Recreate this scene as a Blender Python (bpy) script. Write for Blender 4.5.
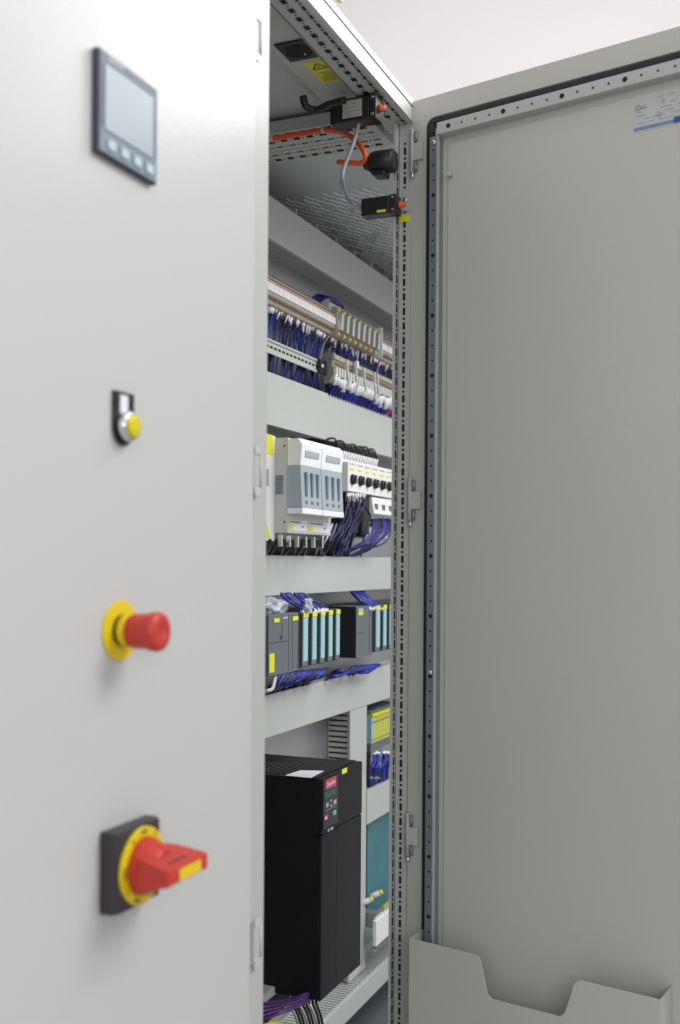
import bpy, bmesh, math, random
from mathutils import Vector, Matrix
random.seed(7)
for o in list(bpy.data.objects): bpy.data.objects.remove(o)
S = bpy.context.scene
COL = S.collection
# ------------------------------------------------------------------ camera
F_PX, UC, VH = 1074.0, 340.0, 562.5          # focal length in pixels, optical centre
TH, ROLL = math.radians(22.9), math.radians(0.38)
ZC = 1.2
CAM = Vector((-1.74, -0.608, ZC))
Fw = Vector((math.cos(TH), math.sin(TH), 0)); Rr = Vector((math.sin(TH), -math.cos(TH), 0)); Up = Vector((0, 0, 1))
R2 = Rr*math.cos(ROLL) + Up*math.sin(ROLL); U2 = Up*math.cos(ROLL) - Rr*math.sin(ROLL)
cd = bpy.data.cameras.new('camera'); cam = bpy.data.objects.new('camera', cd); COL.objects.link(cam)
cam.matrix_world = Matrix(((R2.x, U2.x, -Fw.x, CAM.x), (R2.y, U2.y, -Fw.y, CAM.y), (R2.z, U2.z, -Fw.z, CAM.z), (0, 0, 0, 1)))
cd.sensor_fit = 'VERTICAL'; cd.sensor_height = 24; cd.sensor_width = 16
cd.lens = F_PX/1024*24; cd.shift_y = (VH-512)/1024
cd.clip_start = 0.02; cd.clip_end = 100
cd.dof.use_dof = True; cd.dof.focus_distance = 1.95; cd.dof.aperture_fstop = 2.5
S.camera = cam
S.render.resolution_x = 680; S.render.resolution_y = 1024
# ------------------------------------------------------------------ light
w = bpy.data.worlds.new('World'); S.world = w; w.use_nodes = True
bg = w.node_tree.nodes['Background']; bg.inputs[0].default_value = (0.97, 0.975, 1.0, 1); bg.inputs[1].default_value = 0.76
def area(name, loc, target, sx, sy, power, col=(1, 1, 1)):
    l = bpy.data.lights.new(name, 'AREA'); l.shape = 'RECTANGLE'; l.size = sx; l.size_y = sy; l.energy = power; l.color = col
    o = bpy.data.objects.new(name, l); COL.objects.link(o); o.location = loc
    o.rotation_euler = (Vector(target)-Vector(loc)).to_track_quat('-Z', 'Y').to_euler(); return o
area('ceiling_lamp_right', (1.25, -0.85, ZC+1.85), (-0.7, 0.0, ZC+0.35), 1.0, 0.9, 26, (0.97, 0.985, 1.0))
area('ceiling_lamp_front', (0.10, -2.4, ZC+2.2), (0.1, 0.3, ZC-0.1), 1.5, 1.2, 62, (1.0, 0.985, 0.965))
area('fill_light_left', (-3.6, -2.2, ZC+0.8), (0.0, -0.2, ZC-0.2), 1.6, 1.2, 22, (0.90, 0.95, 1.0))  # added fill from the left, brightens the inside of the open door
area('wall_fill_light', (2.2, 0.6, ZC+2.9), (4.0, 0.9, ZC+1.3), 3.0, 0.8, 19, (1.0, 0.985, 0.965))  # added fill aimed at the wall to brighten it, no known fitting
S.view_settings.view_transform = 'Standard'; S.view_settings.look = 'None'
S.view_settings.exposure = 0.0; S.view_settings.gamma = 1.0
# ------------------------------------------------------------------ pixel ray helpers
def ray(u, v): return Fw + R2*((u-UC)/F_PX) + U2*((VH-v)/F_PX)
def PY(u, v, Y):
    r = ray(u, v); return CAM + r*((Y-CAM.y)/r.y)
def PX(u, v, X):
    r = ray(u, v); return CAM + r*((X-CAM.x)/r.x)
def PZ(u, v, Z):
    r = ray(u, v); return CAM + r*((Z-CAM.z)/r.z)
def PN(u, v, p0, n):
    r = ray(u, v); return CAM + r*((Vector(p0)-CAM).dot(n)/r.dot(n))
# ------------------------------------------------------------------ materials
def mat(name, col, rough=0.5, metal=0.0, noise=0.0, nscale=60, bump=0.0, bscale=400, spec=0.5, coat=0.0, trans=0.0, emit=0.0, var2=None, rvar=0.0):
    m = bpy.data.materials.new(name); m.use_nodes = True; nt = m.node_tree; b = nt.nodes['Principled BSDF']
    b.inputs['Base Color'].default_value = (*col, 1); b.inputs['Roughness'].default_value = rough; b.inputs['Metallic'].default_value = metal
    b.inputs['Specular IOR Level'].default_value = spec; b.inputs['Coat Weight'].default_value = coat
    b.inputs['Transmission Weight'].default_value = trans
    if emit: b.inputs['Emission Color'].default_value = (*col, 1); b.inputs['Emission Strength'].default_value = emit
    tc = nt.nodes.new('ShaderNodeTexCoord')
    n = nt.nodes.new('ShaderNodeTexNoise'); n.inputs['Scale'].default_value = nscale; n.inputs['Detail'].default_value = 4
    nt.links.new(tc.outputs['Object'], n.inputs['Vector'])
    mx = nt.nodes.new('ShaderNodeMix'); mx.data_type = 'RGBA'
    k = noise if noise else 0.04
    mx.inputs[6].default_value = (*[max(0, c*(1-k)) for c in col], 1)
    mx.inputs[7].default_value = (*(var2 if var2 else [min(1, c*(1+k)) for c in col]), 1)
    nt.links.new(n.outputs['Fac'], mx.inputs[0]); nt.links.new(mx.outputs[2], b.inputs['Base Color'])
    if rvar:
        n3 = nt.nodes.new('ShaderNodeTexNoise'); n3.inputs['Scale'].default_value = 3.5; n3.inputs['Detail'].default_value = 8; n3.inputs['Roughness'].default_value = 0.65
        nt.links.new(tc.outputs['Object'], n3.inputs['Vector'])
        mr = nt.nodes.new('ShaderNodeMapRange'); mr.inputs['From Min'].default_value = 0.3; mr.inputs['From Max'].default_value = 0.7
        mr.inputs['To Min'].default_value = rough-rvar/2; mr.inputs['To Max'].default_value = rough+rvar/2
        nt.links.new(n3.outputs['Fac'], mr.inputs['Value']); nt.links.new(mr.outputs['Result'], b.inputs['Roughness'])
    if bump:
        n2 = nt.nodes.new('ShaderNodeTexNoise'); n2.inputs['Scale'].default_value = bscale; n2.inputs['Detail'].default_value = 2
        nt.links.new(tc.outputs['Object'], n2.inputs['Vector'])
        bp = nt.nodes.new('ShaderNodeBump'); bp.inputs['Strength'].default_value = bump; bp.inputs['Distance'].default_value = 0.001
        nt.links.new(n2.outputs['Fac'], bp.inputs['Height']); nt.links.new(bp.outputs['Normal'], b.inputs['Normal'])
    return m
M = {}
M['paint'] = mat('paint_light_grey', (0.56, 0.56, 0.535), 0.36, noise=0.02, nscale=5, bump=0.35, bscale=420)
M['door_paint'] = mat('paint_textured_grey', (0.575, 0.575, 0.565), 0.29, noise=0.08, nscale=700, bump=0.30, bscale=480, rvar=0.045)
M['inner'] = mat('paint_inner_grey', (0.555, 0.545, 0.50), 0.36, noise=0.05, nscale=3, bump=0.25, bscale=420, rvar=0.14)
M['frame'] = mat('frame_grey', (0.50, 0.51, 0.485), 0.4, noise=0.03, nscale=9, bump=0.1)
M['roof'] = mat('roof_sheet_grey', (0.56, 0.61, 0.62), 0.4, 0.1, noise=0.06, nscale=7, bump=0.2, bscale=300)
M['roofmesh'] = mat('roof_mesh_zinc', (0.74, 0.79, 0.80), 0.4, 0.1, noise=0.2, nscale=30)
M['duct'] = mat('duct_pvc_grey', (0.48, 0.51, 0.485), 0.45, noise=0.02, nscale=8)
M['zinc'] = mat('zinc_sheet', (0.46, 0.48, 0.50), 0.38, 0.75, noise=0.12, nscale=26, bump=0.2, bscale=60)
M['zincdk'] = mat('zinc_strip_dark', (0.30, 0.33, 0.35), 0.42, 0.6, noise=0.12, nscale=40)
M['zinclt'] = mat('zinc_strip_light', (0.62, 0.64, 0.62), 0.35, 0.5, noise=0.08, nscale=40)
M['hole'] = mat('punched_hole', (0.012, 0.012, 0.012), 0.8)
M['seal'] = mat('rubber_seal', (0.012, 0.012, 0.02), 0.45)
M['black'] = mat('black_plastic', (0.014, 0.013, 0.016), 0.42, noise=0.1)
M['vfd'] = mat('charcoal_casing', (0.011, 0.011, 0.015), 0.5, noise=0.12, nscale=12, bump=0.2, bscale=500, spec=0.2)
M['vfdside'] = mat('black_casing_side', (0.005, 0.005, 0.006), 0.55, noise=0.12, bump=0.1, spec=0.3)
M['switchbody'] = mat('dark_brown_plastic', (0.040, 0.032, 0.038), 0.42, noise=0.05)
M['red'] = mat('red_plastic', (0.56, 0.040, 0.026), 0.42, noise=0.05, nscale=20)
M['yellow'] = mat('yellow_plastic', (0.80, 0.60, 0.005), 0.45, noise=0.03)
M['yellowdome'] = mat('yellow_button', (0.72, 0.60, 0.01), 0.25, noise=0.05)
M['labely'] = mat('yellow_label', (0.78, 0.75, 0.03), 0.5, noise=0.03)
M['relayy'] = mat('relay_yellow_green', (0.58, 0.60, 0.10), 0.45, noise=0.1)
M['white'] = mat('white_plastic', (0.84, 0.85, 0.85), 0.42, noise=0.02)
M['paper'] = mat('white_paper', (0.80, 0.82, 0.85), 0.6, noise=0.02)
M['offw'] = mat('pale_grey_plastic', (0.58, 0.59, 0.57), 0.45, noise=0.03)
M['bluegrey'] = mat('blue_grey_plastic', (0.36, 0.42, 0.46), 0.4, noise=0.03)
M['slotgrey'] = mat('slot_grey', (0.12, 0.16, 0.20), 0.35, noise=0.05)
M['plc'] = mat('slate_plastic', (0.125, 0.145, 0.16), 0.45, noise=0.05)
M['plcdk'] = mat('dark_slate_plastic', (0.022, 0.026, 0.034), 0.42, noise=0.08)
M['cyan'] = mat('pale_cyan_strip', (0.33, 0.62, 0.66), 0.45, noise=0.03)
M['navy'] = mat('navy_wire', (0.005, 0.006, 0.05), 0.4, noise=0.2, nscale=9)
M['pwire'] = mat('pale_wire', (0.42, 0.44, 0.52), 0.35, noise=0.2, nscale=9)
M['blue'] = mat('blue_wire', (0.006, 0.010, 0.18), 0.38, noise=0.2, nscale=9)
M['bluelt'] = mat('bright_blue_wire', (0.010, 0.030, 0.38), 0.36, noise=0.2, nscale=9)
M['wblack'] = mat('black_wire', (0.012, 0.012, 0.014), 0.4)
M['orange'] = mat('orange_cable', (0.78, 0.11, 0.02), 0.45, noise=0.05)
M['purple'] = mat('purple_cable', (0.10, 0.03, 0.19), 0.4, noise=0.05)
M['greyc'] = mat('grey_cable', (0.30, 0.30, 0.36), 0.45, noise=0.05)
M['beige'] = mat('beige_terminal', (0.42, 0.36, 0.29), 0.5, noise=0.1, nscale=50)
M['beigedk'] = mat('beige_shadow_gap', (0.14, 0.11, 0.085), 0.6, noise=0.1)
M['yg'] = mat('yellow_green_terminal', (0.44, 0.44, 0.10), 0.5, noise=0.25, nscale=60)
M['green'] = mat('dark_green_display', (0.015, 0.10, 0.07), 0.25)
M['teal'] = mat('teal_panel', (0.045, 0.19, 0.235), 0.25, noise=0.3, nscale=14)
M['keygrey'] = mat('lavender_key', (0.42, 0.42, 0.52), 0.4)
M['keygreen'] = mat('green_key', (0.08, 0.55, 0.38), 0.4)
M['keyred'] = mat('red_key', (0.62, 0.05, 0.09), 0.4)
M['metal'] = mat('bright_steel', (0.72, 0.73, 0.74), 0.22, 1.0, noise=0.05)
M['hmiframe'] = mat('panel_frame_grey', (0.11, 0.15, 0.19), 0.5, noise=0.04)
M['hmiedge'] = mat('panel_edge_dark', (0.045, 0.04, 0.075), 0.4, noise=0.04)
M['hmiteal'] = mat('panel_teal_strip', (0.15, 0.23, 0.27), 0.5, noise=0.04)
M['keyhmi'] = mat('panel_key_grey', (0.48, 0.53, 0.58), 0.5)
M['screen'] = mat('panel_screen', (0.36, 0.41, 0.46), 0.35, noise=0.03, nscale=5)
M['ink'] = mat('dark_ink', (0.05, 0.05, 0.06), 0.6)
M['inkgrey'] = mat('grey_ink', (0.30, 0.31, 0.34), 0.6)
M['inkblue'] = mat('blue_ink', (0.16, 0.27, 0.44), 0.55)
M['inkdblue'] = mat('deep_blue_ink', (0.05, 0.08, 0.35), 0.55)
M['foil'] = mat('clear_bag', (0.55, 0.58, 0.68), 0.35, noise=0.3, nscale=45, bump=1.0, bscale=80, trans=0.2)
M['bluefloor'] = mat('blue_grey_sheet', (0.20, 0.29, 0.37), 0.3, 0.3, noise=0.08, nscale=10)
M['wall'] = mat('cream_wall', (0.83, 0.80, 0.795), 0.85, noise=0.015, nscale=2)
M['floorm'] = mat('grey_floor', (0.40, 0.39, 0.38), 0.5, noise=0.08, nscale=6)
M['eye'] = mat('zinc_passivated_eye', (0.62, 0.55, 0.40), 0.3, 0.9, noise=0.1)
# ------------------------------------------------------------------ object helpers
def meta(o, label=None, cat=None, group=None, kind=None):
    if label: o['label'] = label
    if cat: o['category'] = cat
    if group: o['group'] = group
    if kind: o['kind'] = kind
    return o
def thing(name, label, cat, loc=(0, 0, 0), group=None):
    o = bpy.data.objects.new(name, None); COL.objects.link(o); o.location = loc; o.empty_display_size = 0.02
    return meta(o, label, cat, group)
def wloc(o):
    p = Vector(o.location)
    while o.parent: o = o.parent; p += Vector(o.location)
    return p
class MB:
    """collects shapes in world coordinates, then links them as one mesh"""
    def __init__(s): s.bm = bmesh.new(); s.mats = []; s.cur = 0
    def use(s, m):
        m = M[m] if isinstance(m, str) else m
        if m not in s.mats: s.mats.append(m)
        s.cur = s.mats.index(m); return s
    def _f(s, vs, smooth=False):
        try: f = s.bm.faces.new(vs)
        except ValueError: return
        f.material_index = s.cur; f.smooth = smooth
    def quad(s, *p): s._f([s.bm.verts.new(q) for q in p]); return s
    def hexa(s, a, b, bev=0):
        """a,b: four-corner loops (matching order)"""
        n = len(a)
        va = [s.bm.verts.new(q) for q in a]; vb = [s.bm.verts.new(q) for q in b]
        s._f(va[::-1]); s._f(vb)
        for i in range(n): s._f([va[i], va[(i+1) % n], vb[(i+1) % n], vb[i]])
        return s
    def box(s, x0, x1, y0, y1, z0, z1):
        if x0 > x1: x0, x1 = x1, x0
        if y0 > y1: y0, y1 = y1, y0
        if z0 > z1: z0, z1 = z1, z0
        return s.hexa([(x0, y0, z0), (x1, y0, z0), (x1, y1, z0), (x0, y1, z0)], [(x0, y0, z1), (x1, y0, z1), (x1, y1, z1), (x0, y1, z1)])
    def fbox(s, o, ax, ay, az, x0, x1, y0, y1, z0, z1):
        P = lambda x, y, z: Vector(o)+Vector(ax)*x+Vector(ay)*y+Vector(az)*z
        return s.hexa([P(x0, y0, z0), P(x1, y0, z0), P(x1, y1, z0), P(x0, y1, z0)], [P(x0, y0, z1), P(x1, y0, z1), P(x1, y1, z1), P(x0, y1, z1)])
    def lathe(s, c, axis, prof, n=32, capstart=True, capend=True):
        axis = Vector(axis).normalized(); t = axis.orthogonal().normalized(); b = axis.cross(t); c = Vector(c)
        rings = [[s.bm.verts.new(c+axis*h+(t*math.cos(2*math.pi*i/n)+b*math.sin(2*math.pi*i/n))*r) for i in range(n)] for h, r in prof]
        for a, bb in zip(rings, rings[1:]):
            for i in range(n): s._f([a[i], a[(i+1) % n], bb[(i+1) % n], bb[i]], True)
        if capstart: s._f(rings[0][::-1])
        if capend: s._f(rings[-1])
        return s
    def tube(s, pts, r, n=8, smooth=3):
        pts = [Vector(p) for p in pts]
        if smooth and len(pts) > 2:
            out = []
            for i in range(len(pts)-1):
                p0 = pts[max(i-1, 0)]; p1 = pts[i]; p2 = pts[i+1]; p3 = pts[min(i+2, len(pts)-1)]
                for k in range(smooth):
                    t = k/smooth
                    out.append(0.5*((2*p1)+(p2-p0)*t+(2*p0-5*p1+4*p2-p3)*t*t+(3*p1-p0-3*p2+p3)*t**3))
            out.append(pts[-1]); pts = out
        rings = []; t0 = None
        for i, p in enumerate(pts):
            d = (pts[min(i+1, len(pts)-1)]-pts[max(i-1, 0)]).normalized()
            if t0 is None: t0 = d.orthogonal().normalized()
            t0 = (t0-d*t0.dot(d)).normalized(); b = d.cross(t0)
            rings.append([s.bm.verts.new(p+(t0*math.cos(2*math.pi*k/n)+b*math.sin(2*math.pi*k/n))*r) for k in range(n)])
        for a, bb in zip(rings, rings[1:]):
            for i in range(n): s._f([a[i], a[(i+1) % n], bb[(i+1) % n], bb[i]], True)
        s._f(rings[0][::-1]); s._f(rings[-1]); return s
    def build(s, name, m=None, parent=None, bevel=0.0, seg=2, label=None, loc=None):
        if m is not None:
            m = M[m] if isinstance(m, str) else m
            if not s.mats: s.mats = [m]
        bmesh.ops.recalc_face_normals(s.bm, faces=s.bm.faces)
        if parent is not None: off = wloc(parent)
        elif loc is not None: off = Vector(loc)
        else:
            xs = [v.co for v in s.bm.verts]
            off = Vector(((min(c.x for c in xs)+max(c.x for c in xs))/2, (min(c.y for c in xs)+max(c.y for c in xs))/2, min(c.z for c in xs)))
        for v in s.bm.verts: v.co -= off
        me = bpy.data.meshes.new(name); s.bm.to_mesh(me); s.bm.free()
        for q in s.mats: me.materials.append(q)
        o = bpy.data.objects.new(name, me); COL.objects.link(o)
        if parent is not None: o.parent = parent
        else: o.location = off
        if bevel:
            b = o.modifiers.new('bevel', 'BEVEL'); b.width = bevel; b.segments = seg; b.limit_method = 'ANGLE'; b.angle_limit = 0.6
            b.harden_normals = False
        if label: o['label'] = label
        return o
def text(body, size, o, ax, az, m, parent, name='lettering', thick=0.0002):
    """lettering standing on the plane through o with x axis ax and up axis az"""
    cu = bpy.data.curves.new('t', 'FONT'); cu.body = body; cu.size = size; cu.extrude = thick; cu.align_x = 'CENTER'; cu.align_y = 'CENTER'
    t = bpy.data.objects.new('t', cu); COL.objects.link(t)
    dg = bpy.context.evaluated_depsgraph_get(); dg.update()
    me = bpy.data.meshes.new_from_object(t.evaluated_get(dg)); bpy.data.objects.remove(t)
    ax = Vector(ax).normalized(); az = Vector(az).normalized(); ay = ax.cross(az)
    off = wloc(parent)
    for v in me.vertices:
        c = v.co; v.co = Vector(o)+ax*c.x+az*c.y-ay*c.z-off
    me.materials.clear(); me.materials.append(M[m]); me.name = name
    ob = bpy.data.objects.new(name, me); COL.objects.link(ob); ob.parent = parent; return ob
def ybox(mb, u0, u1, vt, vb, Y0, Y1):
    """box whose front face lies in plane Y0: left edge at pixel column u0 from row vt to vb"""
    a = PY(u0, vt, Y0); b = PY(u0, vb, Y0); c = PY(u1, vt, Y0)
    return mb.box(a.x, c.x, Y0, Y1, b.z, a.z)
def zbox(mb, pts, Z, h):
    a = [PZ(u, v, Z) for u, v in pts]; return mb.hexa(a, [p+Vector((0, 0, h)) for p in a])
ZT = PY(411, 105, 0).z            # cabinet top
print('ZT', ZT, 'X corner', PY(408, 500, 0), 'left edge', PY(266, 560, 0), PY(254, 560, -.02))
# ------------------------------------------------------------------ the setting
mb = MB(); mb.box(-12, 4.1, -12, 2.7, -0.02, 0); meta(mb.build('floor', 'floorm', loc=(0, 0, 0)), kind='structure')
mb = MB(); mb.box(-8, 3.99, 2.6, 2.7, 0, 6); meta(mb.build('wall', 'wall', loc=(0, 2.6, 0)), kind='structure')
mb = MB(); mb.box(4.0, 4.1, -6, 2.7, 0, 6); meta(mb.build('wall', 'wall', loc=(4, 0, 0)), kind='structure')
# ------------------------------------------------------------------ open cabinet
XL, XR, YB, Z0 = -0.80, 1.40, 0.50, 0.10       # inside extents
cab = thing('control_cabinet', 'tall grey control cabinet standing open with its wiring in view and right door swung out', 'cabinet', (0, 0.25, 0))
UPX = PY(408.5, 500, 0).x
def holes_line(mb, o, ad, aw, n, length, start=0.0, pitch=0.025, sl=(0.0125, 0.0045), dot=0.004, up=None, pr=0.0004):
    """alternating slots and small square holes; ad along the row, aw across, up = outward normal"""
    mb.use('hole'); o = Vector(o); ad = Vector(ad); aw = Vector(aw); up = Vector(up)
    k = 0; s = start
    while s < length-0.01:
        mb.fbox(o, ad, aw, up, s, s+sl[0], -sl[1]/2, sl[1]/2, 0.0, pr)
        c = s+sl[0]/2+pitch/2
        mb.fbox(o, ad, aw, up, c-dot/2, c+dot/2, -dot/2, dot/2, 0.0, pr)
        s += pitch
# right front upright: inner face (normal -X) 20 mm deep, then step face (normal -Y) running inwards
mb = MB().use('frame')
mb.box(UPX, UPX+0.03, 0.0, 0.020, Z0, ZT-0.002)
mb.box(UPX-0.017, UPX+0.03, 0.021, 0.025, Z0, ZT-0.034)
holes_line(mb, (UPX, 0.0105, Z0), (0, 0, 1), (0, 1, 0), 0, ZT-0.06-Z0, up=(-1, 0, 0))
holes_line(mb, (UPX-0.0085, 0.021, Z0+0.004), (0, 0, 1), (1, 0, 0), 0, ZT-0.075-Z0, up=(0, -1, 0), sl=(0.0135, 0.0065))
mb.build('upright', None, cab)
# front top rail
mb = MB().use('frame')
mb.use('paint'); mb.box(XL, UPX+0.03, -0.004, 0.0, ZT-0.030, ZT-0.007); mb.use('frame'); mb.box(XL, UPX+0.03, -0.001, 0.003, ZT-0.007, ZT+0.001); mb.use('paint'); mb.box(XL, UPX+0.03, -0.005, 0.0035, ZT-0.0035, ZT+0.0065)
mb.use('frame'); mb.box(XL, UPX+0.03, 0.0002, 0.047, ZT-0.032, ZT-0.017)
holes_line(mb, (XL, 0.009, ZT-0.032), (1, 0, 0), (0, 1, 0), 0, UPX-XL-0.005, up=(0, 0, -1))
holes_line(mb, (XL, 0.027, ZT-0.032), (1, 0, 0), (0, 1, 0), 0, UPX-XL-0.035, up=(0, 0, -1), sl=(0.0120, 0.0085), dot=0.003)
mb.use('seal'); mb.box(XL, UPX-0.03, 0.0445, 0.0455, ZT-0.0328, ZT-0.032)
mb.build('top_rail', None, cab)
# roof panel standing a little above the rail
mb = MB(); mb.box(XL, UPX+0.03, 0.004, YB, ZT-0.004, ZT+0.006); mb.build('roof_panel', 'roof', cab, bevel=0.002)
mb = MB(); mb.box(UPX+0.034, XR, 0.004, YB, ZT-0.004, ZT+0.006); mb.build('roof_panel', 'roof', cab, bevel=0.002)
mb = MB(); mb.box(XL, XR, YB, YB+0.01, Z0, ZT-0.005); mb.build('rear_panel', 'paint', cab)
mb = MB(); mb.box(XR, XR+0.01, 0, YB, Z0, ZT-0.005); mb.build('side_panel', 'paint', cab)
mb = MB().use('frame'); mb.box(UPX+0.031, XR, 0.0, 0.03, ZT-0.032, ZT-0.006); mb.build('top_rail', None, cab)
mb = MB(); mb.box(XL, XR, 0.0, YB, 0.0, Z0-0.002); mb.build('plinth', 'plc', cab)
# paired side rails running back under the roof at the bay joint
def side_rail(x0, x1):
    mb = MB().use('frame'); mb.box(x0, x1, 0.058, 0.49, ZT-0.034, ZT-0.006)
    w = x1-x0; inner = x0+w*(0.30 if x0 > JX-0.01 else 0.70); outer = x0+w*(0.75 if x0 > JX-0.01 else 0.25)
    holes_line(mb, (outer, 0.075, ZT-0.034), (0, 1, 0), (1, 0, 0), 0, 0.40, up=(0, 0, -1), sl=(0.0125, 0.0095), dot=0.003)
    holes_line(mb, (inner, 0.070, ZT-0.034), (0, 1, 0), (1, 0, 0), 0, 0.40, up=(0, 0, -1), sl=(0.0125, 0.004), dot=0.003)
    mb.build('side_rail', None, cab)
JX = PZ(300, 148, ZT-0.034).x
print('JX', JX, PZ(269, 152, ZT-.034), PZ(342, 142, ZT-.034))
side_rail(JX-0.055, JX-0.001); side_rail(JX+0.001, JX+0.050)
mb = MB().use('frame'); mb.box(JX-0.075, JX-0.0552, 0.058, 0.49, ZT-0.033, ZT-0.012); holes_line(mb, (JX-0.064, 0.08, ZT-0.033), (0, 1, 0), (1, 0, 0), 0, 0.38, up=(0, 0, -1), sl=(0.0125, 0.0085), dot=0.002); mb.build('side_rail', None, cab)
# mounting plate
YP = 0.385
mb = MB(); mb.box(XL, XR-0.03, YP, YP+0.003, 0.14, ZC+0.70); mb.build('mounting_plate', 'zinc', cab)
# ------------------------------------------------------------------ open door
HP = Vector((PY(409.5, 500, -0.003).x, -0.003, 0))
DA = math.radians(54.8)
Dd = (-Fw*math.cos(DA)+Rr*math.sin(DA)).normalized()      # from hinge to free edge
Nn = Vector((-abs(Dd.y), -Dd.x if Dd.x < 0 else Dd.x, 0)); Nn = Vector((Dd.y, -Dd.x, 0)).normalized()
if Nn.x > 0: Nn = -Nn
print('door dir', Dd, 'normal', Nn)
DW = 0.60
dz1 = PN(414, 101, HP, Nn).z; dz0 = 0.12
door = MB(); P0 = HP
door.fbox(P0, Dd, Nn, Up, 0.0, DW, -0.0025, 0.0, dz0, dz1)
door.fbox(P0, Dd, Nn, Up, -0.0005, 0.0025, -0.02, -0.0026, dz0, dz1)
door.fbox(P0, Dd, Nn, Up, 0.003, DW, -0.02, -0.0026, dz1-0.0025, dz1)
door.fbox(P0, Dd, Nn, Up, DW-0.0025, DW, -0.02, -0.0026, dz0, dz1-0.003)
door = door.build('door', 'inner', cab, bevel=0.0008, label='open door with perforated inner frame, black seal and sheet metal pocket')
FL = 0.031; SEALW = 0.0105; RW = 0.019; RH = 0.024; FT = 0.039
s0, s1 = FL, DW-FL; t1 = dz1-FT; t0 = dz0+FT
RH = 0.020
a0 = (PN(427.3, 500, P0+Nn*RH, Nn)-P0).dot(Dd); RW = (PN(435.2, 500, P0+Nn*RH, Nn)-P0).dot(Dd)-a0
s0 = (PN(424.2, 500, P0, Nn)-P0).dot(Dd)
t1 = PN(600, 72, P0, Nn).z; b1 = PN(600, 79.4, P0+Nn*RH, Nn).z; RWt = b1-PN(600, 92.4, P0+Nn*RH, Nn).z
SEALW = min(a0-s0, t1-b1)-0.0005
s1 = DW-s0; t0 = dz0+(dz1-t1)
print('door frame', s0, a0, RW, t1, b1, RWt, dz1)
# seal: rounded loop
mb = MB()
def loop_pts(a0, a1, b0, b1, r, n=8):
    out = []
    for cx, cz, st in ((a1-r, b1-r, 0), (a0+r, b1-r, 90), (a0+r, b0+r, 180), (a1-r, b0+r, 270)):
        for k in range(n+1):
            a = math.radians(st+90*k/n); out.append((cx+r*math.cos(a), cz+r*math.sin(a)))
    return out
lo = loop_pts(s0, s1, t0, t1, 0.016); li = loop_pts(s0+SEALW, s1-SEALW, t0+SEALW, t1-SEALW, 0.008)
prof_o = [P0+Dd*a+Up*b for a, b in lo]; prof_i = [P0+Dd*a+Up*b for a, b in li]
n = len(lo)
vo = [mb.bm.verts.new(p+Nn*0.0002) for p in prof_o]; vo2 = [mb.bm.verts.new(p*0.7+q*0.3+Nn*0.006) for p, q in zip(prof_o, prof_i)]
vi2 = [mb.bm.verts.new(p*0.3+q*0.7+Nn*0.006) for p, q in zip(prof_o, prof_i)]; vi = [mb.bm.verts.new(p+Nn*0.0002) for p in prof_i]
for i in range(n):
    j = (i+1) % n
    for A, B in ((vo, vo2), (vo2, vi2), (vi2, vi)): mb._f([A[i], A[j], B[j], B[i]])
mb.build('seal', 'seal', door)
# perforated tubular frame
b0 = t0+(t1-b1); a1 = DW-a0
def hole_round(mb, c, r, nrm):
    mb.use('hole'); mb.lathe(c, nrm, [(0, r), (0.0004, r)], 14)
mb = MB().use('zincdk'); mb.fbox(P0, Dd, Nn, Up, a0, a0+RW, 0.0, RH, b0, b1-RWt-0.002)
mb.use('zinclt'); mb.fbox(P0, Dd, Nn, Up, a0+RW-0.0014, a0+RW+0.0006, RH-0.006, RH+0.0008, b0, b1-RWt-0.002)  # pale strip paints in the highlight along the bar's edge
zz = PN(431, 556, P0+Nn*RH, Nn).z
k = 0; z = zz+0.1*9
i = 0
while z > b0+0.03:
    if z < b1-RWt-0.01: hole_round(mb, P0+Dd*(a0+RW*0.5)+Up*z+Nn*RH, 0.0035 if i % 4 == 0 else 0.0018, Nn)
    z -= 0.025; i += 1
mb.use('metal')
for q in (b1-RWt-0.012, PN(430, 671, P0, Nn).z): mb.lathe(P0+Dd*(a0+RW*0.5)+Up*q+Nn*RH, Nn, [(0, 0.0045), (0.002, 0.004), (0.0028, 0.002)], 14)
mb.build('frame_bar', None, door, label='upright zinc bar of the perforated door frame')
mb = MB().use('frame'); mb.fbox(P0, Dd, Nn, Up, a0+RW*0.9, a1, 0.0, RH, b1-RWt, b1)
ss = (PN(562, 80, P0+Nn*RH, Nn)-P0).dot(Dd); i = 0; q = ss-0.1*3
while q < a1:
    if q > a0+RW*1.2: hole_round(mb, P0+Dd*q+Up*(b1-RWt*0.5)+Nn*RH, 0.0040 if i % 4 == 0 else 0.0018, Nn)
    q += 0.025; i += 1
mb.build('frame_bar', None, door, label='grey top bar of the perforated door frame')
mb = MB().use('zincdk'); mb.fbox(P0, Dd, Nn, Up, a1-RW, a1, 0.0, RH, b0, b1-RWt-0.001); mb.build('frame_bar', None, door)
# inner sheet, slightly raised with a folded lip
mb = MB(); mb.fbox(P0, Dd, Nn, Up, a0+RW+0.010, a1-RW-0.010, 0.0003, 0.0028, b0+0.01, b1-RWt-0.012)
mb.build('inner_sheet', 'inner', door, bevel=0.002)
mb = MB(); c = PN(452, 176, P0, Nn); mb.lathe(c+Nn*0.003, Nn, [(0, 0.004), (0.009, 0.004), (0.011, 0.003)], 16); mb.build('stud', 'inner', door)
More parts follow.
